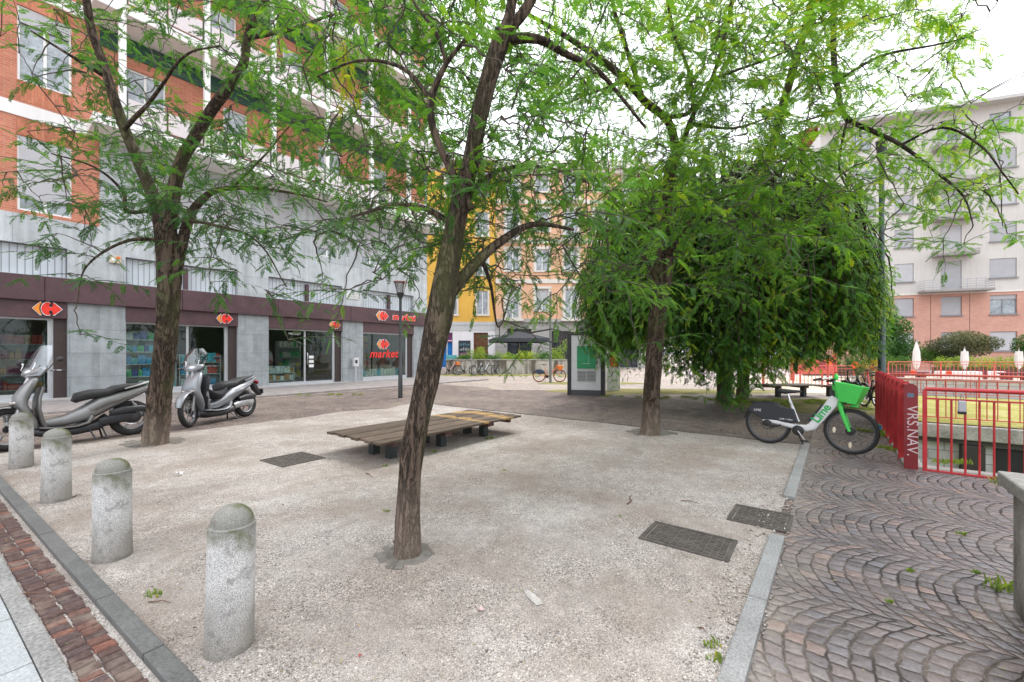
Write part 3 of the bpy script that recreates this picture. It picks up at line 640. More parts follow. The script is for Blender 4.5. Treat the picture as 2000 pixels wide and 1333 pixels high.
s7 = sign(8.9, 2.35, .215, 'small white word market on the glass door bay'); text('lettering', 'MARKET', .14, whs, s7, (0, 0, 0), (R(90), 0, 0), .002)
def qb(name, label, cat, x, y, z, parts):
    e = E(name, AC(x, CF+y, z), PHI, label, cat)
    for nm, f, m_ in parts: b = MB(); f(b); O(nm, b, m_, e, bevel=.004)
    return e
qb('street_plaque', 'white street name plaque on the grey pillar between the strip windows', 'plaque', 11.6, -.02, 4.30,
   [('plate', lambda b: b.box(-.36, .36, -.02, 0, -.15, .15), M('marble_plate', (.62, .62, .60), .4))])
mb = MB()
for zz, L in ((.06, .20), (-.03, .26), (-.09, .16)):
    for q in range(9): mb.box(-L+q*L*.23, -L+q*L*.23+L*.16, -.0225, -.0205, zz, zz+.035)
O('engraving', mb, M('faint_engraving', (.36, .36, .35), .6), bpy.data.objects['street_plaque'])
qb('alarm_box', 'cream alarm box with an orange lamp on the grey wall', 'alarm box', 2.98, 0, 4.58,
   [('case', lambda b: b.box(-.14, .14, -.10, 0, -.12, .12), M('cream_plastic', (.62, .55, .42), .5)), ('lamp', lambda b: b.box(.02, .12, -.13, -.02, .02, .10), M('orange_lens', (.65, .18, .04), .3)),
    ('lens', lambda b: b.cyl((-.05, -.105, 0), (-.05, -.10, 0), .05), whs)])
qb('dispenser_post', 'white dispenser box with stickers on a pole against the grey pillar', 'dispenser', 11.62, -.22, .0,
   [('box', lambda b: b.box(-.13, .13, -.09, .09, .85, 1.28), M('white_enamel', (.62, .62, .62), .4)), ('pole', lambda b: b.cyl((0, 0, .07), (0, 0, .85), .045), alu),
    ('sticker', lambda b: b.box(-.08, .04, -.096, -.091, 1.0, 1.16), black_m)])
# ---------------------------------------------------------------- trees
bark_m = m_bark('locust_bark', (.060, .042, .032), (.17, .125, .095), (.115, .125, .05), .75)
bark_d = m_bark('dark_bark', (.035, .026, .022), (.10, .075, .06), (.05, .055, .03), .2)
twig_m = M('twig', (.075, .062, .048), .85, na=.3)
leaf_m = m_leaf('locust_leaf', (.030, .085, .034), (.080, .190, .034), (.19, .325, .035), .50)
leaf_w = m_leaf('weeping_leaf', (.020, .072, .016), (.060, .160, .024), (.19, .34, .034), .42)
def smooth_path(pts, step=.06, wob=.012, seed=0):
    """Catmull-Rom through (x, y, z, r)"""
    P = [np.array(p, float) for p in pts]; P = [2*P[0]-P[1]]+P+[2*P[-1]-P[-2]]; out = []
    for i in range(1, len(P)-2):
        n = max(2, int(np.linalg.norm(P[i+1][:3]-P[i][:3])/step))
        for k in range(n):
            t = k/n; a, b, c, d = P[i-1], P[i], P[i+1], P[i+2]
            q = .5*((2*b)+(-a+c)*t+(2*a-5*b+4*c-d)*t*t+(-a+3*b-3*c+d)*t**3); q[3] = max(q[3], .004); out.append(q)
    out.append(P[-2]); out = np.array(out)
    for j in range(len(out)):
        w = mnoise.noise_vector(Vector(out[j][:3])*2.2+Vector((seed, 0, 0))); out[j][:3] += np.array(w)*wob
    return out
def limb(mb, path, n, ridge, seed=0):
    pts = [p[:3] for p in path]; rs = [float(p[3]) for p in path]
    def fn(i, k, p):
        t = 2*PI*k/n; q = Vector((math.cos(t)*1.5, math.sin(t)*1.5, p.z*.8+seed)); b = mnoise.noise(q)*.11
        r1 = abs(mnoise.noise(Vector((math.cos(t)*5.5, math.sin(t)*5.5, p.z*2.6+seed))))
        r2 = abs(mnoise.noise(Vector((math.cos(t)*12, math.sin(t)*12, p.z*6+seed))))
        return 1+b+ridge*(r1*.9+r2*.5-.25)
    mb.tube(pts, rs, n, fn=fn)
def frond_templates(pairs, W, L=1.0, lw=.20):
    """a pinnate leaf: leaflets in pairs along a drooping midrib; unit length along +x"""
    T = []
    for v in range(5):
        r_ = np.random.default_rng(v); V = []; Fq = []
        droop = .12+.14*v
        def rib(s): return np.array([s*(1-.12*droop*s), 0, -droop*s*s*.6])
        for i in range(pairs):
            s = .10+.88*(i+.5)/pairs; b = rib(s)
            for sg in (-1, 1):
                if r_.random() < .05: continue
                l = W*(.75+.35*math.sin(PI*min(1, s+.12)))*(r_.uniform(.85, 1.1)); an = R(68-18*s)+r_.uniform(-.15, .15)
                d = np.array([math.cos(an), sg*math.sin(an), -.10-.25*r_.random()-.1*droop]); d /= np.linalg.norm(d)
                w = np.array([math.sin(an), -sg*math.cos(an), r_.uniform(-.35, .35)]); w /= np.linalg.norm(w); h = l*lw
                o = len(V); V += [b, b+d*l*.45+w*h, b+d*l, b+d*l*.45-w*h]; Fq.append([o, o+1, o+2, o+3])
        rr = [rib(s) for s in (0, .5, 1)]
        for a, b in ((0, 1), (1, 2)):
            o = len(V); e = np.array([0, .010, 0]); V += [rr[a]-e, rr[b]-e, rr[b]+e, rr[a]+e]; Fq.append([o, o+1, o+2, o+3])
        T.append((np.array(V), np.array(Fq)))
    return T
FT_NEAR = frond_templates(13, .18, lw=.22); FT_FAR = frond_templates(10, .20, lw=.24)
def crown_mesh(name, fr, T, mat, parent):
    """fr: list of (origin, direction, up, length, tint) -> one mesh of all the leaves"""
    if not fr: return None
    Or = np.array([f[0] for f in fr]); D = np.array([f[1] for f in fr]); D /= np.linalg.norm(D, axis=1)[:, None]
    Up = np.array([f[2] for f in fr]); Ln = np.array([f[3] for f in fr]); Ti = np.array([f[4] for f in fr])
    Y = np.cross(Up, D); Y /= np.maximum(np.linalg.norm(Y, axis=1), 1e-6)[:, None]; Z = np.cross(D, Y)
    which = rng.integers(0, len(T), len(fr)); VS = []; FS = []; TT = []; off = 0
    for k, (tv, tf) in enumerate(T):
        ix = np.where(which == k)[0]
        if not len(ix): continue
        v = (tv[None, :, 0, None]*D[ix][:, None]+tv[None, :, 1, None]*Y[ix][:, None]+tv[None, :, 2, None]*Z[ix][:, None])*Ln[ix][:, None, None]+Or[ix][:, None]
        f = tf[None]+(np.arange(len(ix))*len(tv))[:, None, None]+off
        VS.append(v.reshape(-1, 3)); FS.append(f.reshape(-1, 4)); TT.append(np.repeat(Ti[ix], len(tf))); off += len(ix)*len(tv)
    Vv = np.concatenate(VS); Ff = np.concatenate(FS).astype(np.int32); tt = np.concatenate(TT)
    tt = np.clip(tt+rng.normal(0, .05, len(tt)), 0, 1)
    me = bpy.data.meshes.new(name); me.vertices.add(len(Vv)); me.vertices.foreach_set('co', Vv.astype(np.float32).ravel())
    me.loops.add(Ff.size); me.loops.foreach_set('vertex_index', Ff.ravel())
    me.polygons.add(len(Ff)); me.polygons.foreach_set('loop_start', np.arange(0, Ff.size, 4, dtype=np.int32))
    at = me.attributes.new('tint', 'FLOAT', 'FACE'); at.data.foreach_set('value', tt.astype(np.float32))
    me.materials.append(mat); me.update(calc_edges=True)
    return link(bpy.data.objects.new(name, me), parent)
def twig_fronds(p0, d0, L, n, fl, tint, out_fr, mb, droop=.55, rad=.006):
    """a drooping shoot from p0 carrying fronds on both sides; returns its points"""
    pts = [p0.copy()]; d = d0/np.linalg.norm(d0); seg = 6; p = p0.copy()
    for i in range(seg):
        d = d+np.array([rng.normal(0, .13), rng.normal(0, .13), -droop/seg*1.3+rng.normal(0, .07)]); d /= np.linalg.norm(d)
        p = p+d*L/seg; pts.append(p.copy())
    mb.tube([tuple(q) for q in pts], [rad*(1-.75*i/seg) for i in range(seg+1)], 4, caps=False, smooth=False)
    for i in range(n):
        t = (i+.6)/n*seg; k = min(int(t), seg-1); q = pts[k]+(pts[k+1]-pts[k])*(t-k); ax = pts[k+1]-pts[k]; ax /= np.linalg.norm(ax)
        side = np.cross(ax, [0, 0, 1.0]); side /= max(np.linalg.norm(side), 1e-5); sg = 1 if i % 2 else -1
        fd = ax*rng.uniform(.25, .9)+side*sg*rng.uniform(.5, 1.1)+np.array([0, 0, rng.uniform(-.50, .22)])
        out_fr.append((q, fd, np.array([rng.normal(0, .3), rng.normal(0, .3), 1.]), fl*rng.uniform(.7, 1.2), float(np.clip(tint+rng.normal(0, .14), 0, .93))))
    out_fr.append((pts[-1], pts[-1]-pts[-2], np.array([0.1, 0, 1.]), fl, float(np.clip(tint, 0, .93))))
GRID = [  # how thickly leaves cover each 100 px square of the canopy, rows from -200
 [4,5,5,4,5,5,6,6,6,4,4,5,6,6,7,7,6,5,4,2],
 [4,5,6,5,6,6,7,8,7,4,3,6,7,8,9,9,7,6,5,3],
 [2,6,7,5,6,7,8,9,8,3,3,6,7,8,9,9,7,6,5,1],
 [3,7,7,5,7,6,8,8,7,4,7,7,6,7,9,9,5,4,3,1],
 [1,5,6,6,6,6,6,6,5,5,7,7,5,7,9,8,6,6,5,2],
 [2,5,5,8,7,6,6,5,8,7,7,7,8,8,9,8,6,6,6,4],
 [1,4,4,5,8,8,8,7,7,6,6,6,9,8,8,8,4,3,2,1],
 [0,2,0,0,2,2,2,2,1,3,4,2.5,6,4,3,2,0,0,0,0],
 [0,.6,0,0,0,.6,0,0,0,.6,.6,1.2,1,0,0,0,0,0,0,0]]
def owner_of(x, y):
    if x < 560: return 0
    if x < 640: return 0 if rng.random() < .5 else 1
    if x < 1080: return 1
    if x < 1180: return 1 if rng.random() < .5 else 2
    if x < 1560: return 2
    if x < 1640: return 2 if rng.random() < .4 else 3
    return 3
def R4(l, dd=None): return [tuple(ray(q[0], q[1], q[2]))+(q[3],) for q in l]
TREES = [
 dict(base=(305, 872, 6.83), label='forked tree with mossy bark standing by the two parked scooters', fl=.20, dep=(5.4, 8.2), tint=.20, ridge=.20, limbs=[
   [(303, 878, 6.85, .30), (305, 862, 6.85, .235), (312, 780, 6.83, .205), (322, 680, 6.8, .20), (330, 570, 6.8, .20), (329, 500, 6.8, .205), (322, 440, 6.8, .19)],
   [(324, 470, 6.8, .15), (302, 392, 6.75, .125), (268, 312, 6.7, .105), (240, 245, 6.6, .095), (210, 150, 6.5, .085), (180, 60, 6.4, .07), (155, -60, 6.2, .06), (110, -190, 6.0, .04)],
   [(326, 480, 6.8, .15), (345, 345, 6.8, .125), (385, 262, 6.7, .11), (440, 178, 6.6, .10), (474, 130, 6.6, .085), (484, 70, 6.5, .07), (515, 10, 6.3, .06), (545, -80, 6.1, .05), (600, -180, 5.9, .035)],
   [(342, 530, 6.8, .12), (362, 450, 6.9, .10), (385, 400, 7.0, .08), (440, 368, 7.1, .055), (560, 375, 7.3, .03), (640, 395, 7.5, .018)],
   [(290, 412, 6.8, .04), (248, 414, 6.6, .035), (240, 375, 6.5, .03), (190, 330, 6.3, .02), (100, 300, 6.1, .012)],
   [(330, 430, 6.8, .05), (420, 440, 6.5, .03), (500, 470, 6.4, .02), (560, 560, 6.4, .01)],
   [(484, 75, 6.5, .05), (560, 60, 6.2, .035), (650, 30, 5.9, .02)], [(240, 255, 6.6, .05), (300, 190, 6.0, .035), (360, 110, 5.6, .02), (430, 90, 5.4, .012)],
   [(205, 150, 6.5, .045), (140, 110, 6.2, .03), (60, 60, 6.0, .018)], [(450, 372, 7.1, .03), (520, 300, 7.0, .02), (580, 230, 6.9, .012)],
   [(330, 470, 6.8, .05), (250, 470, 6.3, .03), (170, 520, 6.1, .016), (150, 600, 6.0, .006)]]),
 dict(base=(795, 1090, 3.1), label='slim leaning tree in the gravel right in front of the long bench', fl=.155, dep=(2.9, 6.2), tint=.42, ridge=.16, limbs=[
   [(793, 1100, 3.1, .135), (795, 1078, 3.1, .112), (796, 1000, 3.1, .100), (803, 900, 3.1, .096), (828, 770, 3.12, .104), (850, 660, 3.14, .112), (868, 560, 3.16, .112), (884, 470, 3.18, .092), (898, 400, 3.2, .084), (918, 320, 3.2, .076), (936, 230, 3.2, .074), (956, 150, 3.2, .074), (985, 65, 3.2, .078)],
   [(982, 75, 3.2, .06), (998, 20, 3.2, .05), (1005, -60, 3.2, .045), (1000, -220, 3.2, .03)], [(984, 75, 3.2, .05), (1022, 25, 3.2, .048), (1060, -50, 3.25, .04), (1120, -190, 3.3, .025)],
   [(978, 78, 3.2, .05), (1050, 76, 3.3, .040), (1110, 108, 3.5, .032), (1180, 150, 3.8, .024), (1260, 250, 4.1, .014)],
   [(868, 585, 3.16, .065), (922, 520, 3.25, .052), (970, 475, 3.35, .040), (1040, 440, 3.5, .028), (1120, 450, 3.8, .016)],
   [(918, 410, 3.2, .05), (880, 330, 3.15, .036), (846, 250, 3.1, .034), (842, 195, 3.1, .030), (872, 125, 3.1, .022), (910, 75, 3.1, .016)],
   [(843, 195, 3.1, .022), (780, 130, 3.2, .018), (700, 118, 3.4, .012), (620, 150, 3.7, .008)], [(872, 128, 3.1, .018), (850, 60, 3.1, .016), (800, -10, 3.1, .012), (760, -120, 3.2, .01)],
   [(890, 440, 3.2, .03), (800, 400, 3.5, .022), (700, 420, 4.2, .015), (620, 460, 4.8, .008)],
   [(905, 390, 3.2, .03), (980, 330, 3.6, .022), (1080, 330, 4.2, .014), (1150, 360, 4.6, .008)],
   [(940, 500, 3.3, .025), (960, 560, 3.9, .018), (975, 640, 4.6, .01), (1000, 560, 5.0, .008)]]),
 dict(base=(1270, 850, 7.7), label='tree with thick upright trunk in front of the dense drooping foliage', fl=.20, dep=(5.0, 8.6), tint=.58, ridge=.20, limbs=[
   [(1268, 860, 7.7, .26), (1270, 838, 7.7, .20), (1272, 780, 7.7, .172), (1279, 680, 7.7, .168), (1286, 600, 7.7, .185), (1292, 545, 7.7, .215), (1298, 500, 7.7, .175), (1300, 440, 7.65, .135), (1302, 380, 7.6, .125), (1312, 320, 7.5, .118), (1328, 290, 7.5, .11)],
   [(1322, 300, 7.5, .09), (1306, 240, 7.3, .082), (1258, 196, 7.0, .078), (1215, 150, 6.6, .065), (1150, 100, 6.2, .05), (1080, 55, 5.8, .035), (1020, 20, 5.5, .02)],
   [(1258, 200, 7.0, .05), (1222, 90, 6.6, .042), (1196, 0, 6.3, .035), (1180, -150, 6.0, .02)], [(1328, 292, 7.5, .07), (1352, 230, 7.2, .05), (1392, 150, 6.8, .04), (1420, 50, 6.4, .035), (1440, -60, 6.1, .03), (1480, -200, 5.9, .02)],
   [(1300, 232, 7.3, .05), (1350, 215, 7.0, .04), (1345, 140, 6.6, .03), (1310, 40, 6.2, .028), (1300, -100, 6.0, .02)],
   [(1392, 155, 6.8, .03), (1460, 130, 6.2, .022), (1540, 100, 5.7, .012)], [(1290, 560, 7.7, .06), (1240, 480, 7.2, .035), (1160, 440, 6.6, .022), (1090, 420, 6.2, .012)],
   [(1296, 520, 7.6, .06), (1350, 430, 7.0, .035), (1430, 380, 6.6, .022), (1510, 390, 6.2, .012)], [(1228, 160, 6.7, .03), (1160, 180, 6.2, .02), (1090, 210, 5.8, .012)], [(1345, 240, 7.2, .035), (1430, 250, 6.7, .025), (1530, 220, 6.2, .012)]]),
 dict(base=(1450, 780, 13.4), label='tall tree rising behind the dense drooping foliage with a limb arching over the red railings', fl=.20, dep=(5.6, 9.2), tint=.66, ridge=.15, limbs=[
   [(1450, 784, 13.4, .26), (1455, 700, 13.4, .2), (1465, 560, 13.0, .18), (1482, 400, 12.2, .16), (1510, 280, 11.2, .14), (1545, 150, 10.0, .12), (1585, 10, 9.2, .10), (1615, -120, 8.4, .085), (1640, -160, 8.0, .08)],
   [(1638, -158, 8.0, .08), (1632, -60, 7.8, .07), (1628, 60, 7.6, .062), (1632, 150, 7.4, .058), (1650, 226, 7.2, .055), (1700, 254, 7.0, .048), (1760, 284, 6.8, .04), (1820, 330, 6.5, .03), (1880, 380, 6.3, .018), (1900, 440, 6.2, .008)],
   [(1640, 215, 7.2, .03), (1560, 240, 7.3, .02)], [(1760, 284, 6.8, .03), (1840, 250, 6.5, .025), (1920, 290, 6.2, .018), (1990, 380, 6.0, .01)],
   [(1632, 160, 7.4, .035), (1720, 110, 7.0, .03), (1820, 90, 6.6, .02), (1900, 70, 6.4, .012)], [(1640, -150, 8.0, .06), (1740, -110, 7.4, .045), (1850, -60, 6.9, .03), (1950, 0, 6.5, .018)],
   [(1655, 232, 7.2, .03), (1640, 330, 7.2, .02), (1690, 420, 7.0, .012), (1740, 500, 6.9, .006)], [(1628, 40, 7.6, .03), (1540, 60, 7.2, .025), (1480, 100, 6.8, .012)]]),
]
shoots = [[] for _ in TREES]
for r_, row in enumerate(GRID):
    y0 = -200+100*r_
    for c_, dens in enumerate(row):
        x0 = 100*c_
        k = dens*(.62 if r_ < 2 else 1.0)*1.0
        d_ref = 4.6 if 600 < x0 < 1100 else 6.8
        nt = k*((1.02 if r_ < 5 else 1.8) if x0 < 500 else ((1.4 if r_ not in (3, 4, 5) else (1.3 if r_ == 3 else 1.8)) if x0 < 800 else 2.1))
        nt = int(nt)+(rng.random() < nt-int(nt))
        for _ in range(nt):
            x = x0+rng.uniform(0, 100); y = y0+rng.uniform(-10, 85); ow = owner_of(x, y); T_ = TREES[ow]
            u_ = rng.random(); d = T_['dep'][0]+(T_['dep'][1]-T_['dep'][0])*u_
            if ow == 1 and x < 760: d = rng.uniform(3.6, 6.4)
            if r_ >= 7 and 1000 < x < 1250: d = rng.uniform(4.2, 6.5)
            if r_ >= 7 and x < 200: d = 5.8
            shoots[ow].append((x, y, d))
for ti, T_ in enumerate(TREES):
    b = T_['base']; loc = ray(*b); loc.z = 0
    root = E('locust_tree', (loc.x, loc.y, 0), 0, T_['label'], 'tree', 'trees of the square'); T_['root'] = root
    org = np.array(loc); mbt = MB(); mbt.x = Matrix.Translation(-loc); mbb = MB(); mbb.x = mbt.x; nodes = []
    for li, lm in enumerate(T_['limbs']):
        RS = (.75, .84, .84, .75)[ti]; lm = [(q[0], q[1], q[2], q[3]*RS) for q in lm]
        path = smooth_path(R4(lm), .05 if ti != 3 else .12, .012 if li else .006, ti*5+li)
        big = li == 0; n = 28 if big else (16 if path[0][3] > .06 else 8)
        limb(mbt if big else mbb, path, n, T_['ridge']*(1 if path[0][3] > .05 else .5), ti*9+li)
        if not big:
            for p in path[len(path)//5:]: nodes.append(p[:3])
        elif ti != 1: nodes += [p[:3] for p in path[int(len(path)*.75):]]
    O('trunk', mbt, bark_m, root, sharp=80); O('branch', mbb, bark_m if ti < 3 else bark_d, root, sharp=80)
    # link every shoot to the nearest wood, nearest first
    S = [np.array(ray(*s)) for s in shoots[ti]]; N = np.array(nodes); mbw = MB(); mbw.x = mbt.x; fr = []
    dist = [np.min(np.linalg.norm(N-s, axis=1)) for s in S]
    for j in np.argsort(dist):
        s = S[j]; dd = np.linalg.norm(N-s, axis=1)+.6*np.maximum(0, s[2]-N[:, 2]); a = N[int(np.argmin(dd))]; L = np.linalg.norm(s-a); v = s-a
        if L > .12:
            mid = (a+s)/2+np.array([0, 0, .10*L])+rng.normal(0, .06*L, 3); m2 = a*.2+mid*.8
            pth = [a*(1-t)**2+2*mid*t*(1-t)+s*t*t+(rng.normal(0, .012, 3) if 0 < t < 1 else 0) for t in np.linspace(0, 1, 7)]
            mbw.tube([tuple(q) for q in pth], [(.006+.008*min(L, 1.6))*(1-.55*t) for t in np.linspace(0, 1, 7)], 5, caps=False, smooth=True)
            N = np.vstack([N]+[q[None] for q in pth[2:]])
        dirn = v/max(L, .05)*.5+rng.normal(0, .5, 3); dirn[2] = abs(dirn[2])*.3-.1
        x, y, d = shoots[ti][j]
        tint = T_['tint']+rng.normal(0, .10)+(.08 if y < 100 else 0)-(.16 if y > 380 else 0)  # low shoots get a darker tint as painted shade, top ones a lighter tint
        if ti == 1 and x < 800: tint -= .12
        k = 1.0 if d > 4.5 else .85
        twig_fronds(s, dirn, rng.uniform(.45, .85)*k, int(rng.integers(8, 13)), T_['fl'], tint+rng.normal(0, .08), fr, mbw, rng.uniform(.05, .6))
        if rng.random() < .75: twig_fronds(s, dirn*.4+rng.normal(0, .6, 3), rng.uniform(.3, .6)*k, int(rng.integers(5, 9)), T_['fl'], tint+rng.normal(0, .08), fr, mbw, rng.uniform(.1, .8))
    if ti == 1:   # one yellowing spray hanging near the top
        p = np.array(ray(665, 75, 3.9))
        for q in range(3):
            o_ = []; twig_fronds(p+rng.normal(0, .04, 3), np.array([.25+.1*q, 0, -.8]), .62, 11, .15, .9, o_, mbw, .3)
            fr += [(a, b_, c, l, .985) for (a, b_, c, l, t_) in o_]
    O('twigs', mbw, twig_m, root)
    fr = [(f[0]-org, *f[1:]) for f in fr]
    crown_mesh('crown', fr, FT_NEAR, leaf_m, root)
# tree with a dense weeping dome
WX, WY = 6.3, 12.6
wroot = E('weeping_tree', (WX, WY, 0), 0, 'dense dark green weeping tree whose foliage hangs almost to the ground behind the green bicycle', 'tree')
mbt = MB(); limb(mbt, smooth_path([(0.1, .1, -.1, .26), (.1, .1, .2, .19), (.0, .0, 1.4, .17), (-.1, 0, 2.6, .16), (0, 0, 3.4, .13)], .08, .01, 2), 18, .2, 3); O('trunk', mbt, bark_d, wroot, sharp=80)
mbb = MB(); mbw = MB(); fr = []
def wrad(az): return 1+.24*mnoise.noise(Vector((math.cos(az)*1.3, math.sin(az)*1.3, 2.1)))+.20*mnoise.noise(Vector((math.cos(az)*3.5, math.sin(az)*3.5, 7)))
def whem(az):   # hem height: nearly to the ground in front, higher towards the right-hand side
    h = .12+.9*mnoise.noise(Vector((math.cos(az)*2.3, math.sin(az)*2.3, 11)))
    right = max(0, math.cos(az-R(-12))); left = max(0, math.cos(az-R(185))); return max(.12, h+1.1*max(0, math.cos(az-R(-25)))**2+1.1*left**3)
for i in range(1750):
    az = rng.uniform(0, 2*PI)
    if math.sin(az) > .45 and rng.random() < .75: continue
    Rr = (4.05-.35*max(0, -math.cos(az)))*wrad(az)*rng.uniform(.30, 1.0)**.55*(1+abs(rng.normal(0, .07))); top = 3.2+(4.6-1.2*max(0, math.cos(az)))*rng.random()**.7; hem = whem(az)+(1-Rr/4.6)*1.6+abs(rng.normal(0, .55))
    pts = []; m = 12
    for k in range(m+1):
        t = k/m
        if t < .5: s = t/.5; r_ = Rr*math.sin(s*PI/2)*.96; z = 3.2+(top-3.2)*math.sin(min(1, s*1.7)*PI/2)*(1-.68*s*s)
        else: s = (t-.5)/.5; zt = 3.2+(top-3.2)*.32; r_ = Rr*(.96+.06*math.sin(s*PI)); z = zt+(hem-zt)*s
        pts.append(np.array([r_*math.cos(az)*1.0, r_*math.sin(az)*.9, z])+rng.normal(0, .05, 3)*(k > 0))
    (mbb if i % 6 == 0 else mbw).tube([tuple(p) for p in pts], [(.035 if i % 6 == 0 else .011)*(1-.85*k/m)+.002 for k in range(m+1)], 5, caps=False)
    base_t = .52+rng.normal(0, .20)
    for k in range(3, m):
        for q in range(6):
            t = rng.random(); p = pts[k]*(1-t)+pts[k+1]*t; ax = pts[k+1]-pts[k]; ax /= np.linalg.norm(ax)
            outw = np.array([math.cos(az), math.sin(az), 0]); sd_ = np.cross(outw, [0, 0, 1.])
            fd = ax*.25+outw*rng.uniform(.0, .9)+sd_*rng.uniform(-1.1, 1.1)+np.array([0, 0, rng.uniform(-.5, .05)])
            fr.append((p+rng.normal(0, .05, 3), fd, outw*.35+rng.normal(0, .25, 3)+np.array([0, 0, .9]),   .22*rng.uniform(.7, 1.25), float(np.clip(base_t+.10*math.cos(az)+.06*(p[2]-2.5)*.6+rng.normal(0, .12), 0, .93))))  # tint rises to the right and with height: light painted into the leaf colour
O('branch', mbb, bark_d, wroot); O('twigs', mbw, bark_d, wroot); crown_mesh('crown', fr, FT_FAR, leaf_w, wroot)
print('weeping fronds', len(fr))
# stone collars set round the trunks
def collar(px, py, r, seed, label):
    g = gnd(px, py); mb = MB(); n = 22; rd = random.Random(seed)
    mb.prism([(r*.9*(1+.25*rd.random())*math.cos(2*PI*q/14), r*.9*(1+.25*rd.random())*math.sin(2*PI*q/14)) for q in range(14)], -.03, .019, 'xy')
    for k in range(n):
        if rd.random() < .6: continue
        a0 = 2*PI*k/n; a1 = a0+2*PI/n*.93; r0 = r*rd.uniform(.66, .76); r1 = r*rd.uniform(.95, 1.35); h = rd.uniform(.020, .034)
        q = [(r0*math.cos(a0), r0*math.sin(a0)), (r1*math.cos(a0), r1*math.sin(a0)), (r1*math.cos(a1), r1*math.sin(a1)), (r0*math.cos(a1), r0*math.sin(a1))]
        mb.prism([(x*1.0, y*.95) for x, y in q], -.02, h, 'xy')
    o = O('tree_collar', mb, M('dark_wet_stone', (.17, .155, .135), .75, na=.35, ns=12, bs=40, bk=.5), bevel=.010); o.location = g
    tag(o, label, 'stone collar', 'stone collars set round the trunks')
collar(303, 866, .40, 1, 'broken dark stone collar round the forked tree by the scooters')
collar(795, 1085, .19, 2, 'dark stone collar round the slim leaning tree'); collar(1272, 846, .38, 5, 'dark stone collar round the trunk left of the green bicycle')
# ---------------------------------------------------------------- bollards, bench, railings, lamps, kiosk
t = NT('bollard_granite'); o_ = t.obj(); z_ = t.sep(o_)[2]
sp = t.noise(230, detail=2); c = t.mix(t.ramp(sp, [(.40, 0.), (.58, 1.)]), (.28, .275, .27), (.66, .65, .635))
st_ = t.noise(5, t.mp(o_, (1, 1, .5)), detail=6)
up_ = t.ramp(t.mt('ADD', z_, t.mt('MULTIPLY', t.mt('SUBTRACT', st_, .5), .34)), [(.50, 0.), (.62, 1.)])
lo_ = t.ramp(t.mt('ADD', z_, t.mt('MULTIPLY', t.mt('SUBTRACT', st_, .5), .5)), [(.0, 1.), (.16, .7), (.34, 0.)])
c = t.mix(t.mt('MULTIPLY', up_, .72), c, (.115, .11, .085)); c = t.mix(t.mt('MULTIPLY', lo_, .75), c, (.15, .13, .10))
c = t.mix(t.mt('MULTIPLY', t.ramp(t.noise(14, detail=5), [(.55, 0.), (.66, 1.)]), .5), c, (.12, .115, .10))
mo_ = t.mt('MULTIPLY', up_, t.ramp(t.noise(7, t.mp(o_, loc=(3, 0, 0)), detail=4), [(.48, 0.), (.6, .8)])); c = t.mix(mo_, c, (.10, .11, .035))
boll_m = t.fin(c, .88, 0, t.bump(t.noise(160, detail=4), .5, .004), .3)
def bollard(px, py, r, h, dome, tilt, label):
    e = E('bollard', gnd(px, py), random.uniform(0, 6), label, 'bollard', 'granite bollards along the left kerb'); s_ = r*100
    mb = MB(); f_ = lambda t_, h_: 1+.012*mnoise.noise(Vector((math.cos(t_)*2, math.sin(t_)*2, h_*6+s_)))
    mb.lathe([(r*1.06, -.05), (r*1.04, .0), (r*1.02, .06), (r, .2), (r*.985, h-dome-.02), (r*.975, h-dome)], n=32, fn=f_); O('shaft', mb, boll_m, e)
    mb = MB(); mb.lathe([(r*.985, h-dome), (r*.985, h-dome+.006)]+[(r*.90*math.cos(a), h-dome+.012+(dome-.012)*math.sin(a)) for a in [PI/2*k/9 for k in range(9)]]+[(1e-4, h)], n=32, fn=f_); O('cap', mb, boll_m, e)
    e.rotation_euler = (R(tilt[0]), R(tilt[1]), 0)
bollard(448, 1268, .105, .735, .105, (0, 1.4), 'white stained granite bollard nearest to the viewer, leaning a little')
bollard(220, 1092, .108, .735, .10, (0, 0), 'granite bollard with dark mossy cap between the nearest one and the paler one')
bollard(110, 980, .108, .74, .09, (0, .5), 'pale granite bollard with a rounded worn top, in front of the scooter engine')
bollard(42, 915, .108, .73, .09, (0, 0), 'granite bollard farthest along the kerb, in front of a scooter front wheel')
# bench
t = NT('weathered_planks'); g_ = t.mp(t.obj(), (1.2, 14, 14)); ri = t.n('ShaderNodeNewGeometry').outputs['Random Per Island']
n_ = t.noise(3.0, g_, detail=7, rough=.65); c = t.ramp(n_, [(.28, (.040, .029, .021)), (.5, (.105, .076, .054)), (.72, (.20, .15, .115))])
c = t.mix(1, c, t.ramp(ri, [(0, .72), (.5, 1.0), (1, 1.25)]), 'MULTIPLY')
xs_ = t.sep(t.obj()); pm_ = t.mt('MULTIPLY', t.ramp(xs_[0], [(.0, 0.), (.60, 0.), (.61, 0.)]), 1.0)
pz = t.mt('MULTIPLY', t.mt('GREATER_THAN', t.mt('SINE', t.mt('ADD', t.mt('MULTIPLY', xs_[0], 11.0), t.mt('MULTIPLY', t.noise(1.6, detail=2), 7.0))), .1), t.mt('GREATER_THAN', xs_[0], 2.05)); pz = t.mt('MULTIPLY', pz, t.ramp(t.noise(16, detail=3), [(.36, .2), (.5, 1.)]))
pz = t.mt('MULTIPLY', pz, t.mt('LESS_THAN', xs_[0], 3.05))
plank_y = t.fin(t.mix(t.mt('MULTIPLY', pz, .6), c, (.55, .34, .11)), .75, 0, t.bump(n_, .6, .006), .3)
t = NT('weathered_planks_plain'); g_ = t.mp(t.obj(), (1.2, 14, 14)); ri = t.n('ShaderNodeNewGeometry').outputs['Random Per Island']
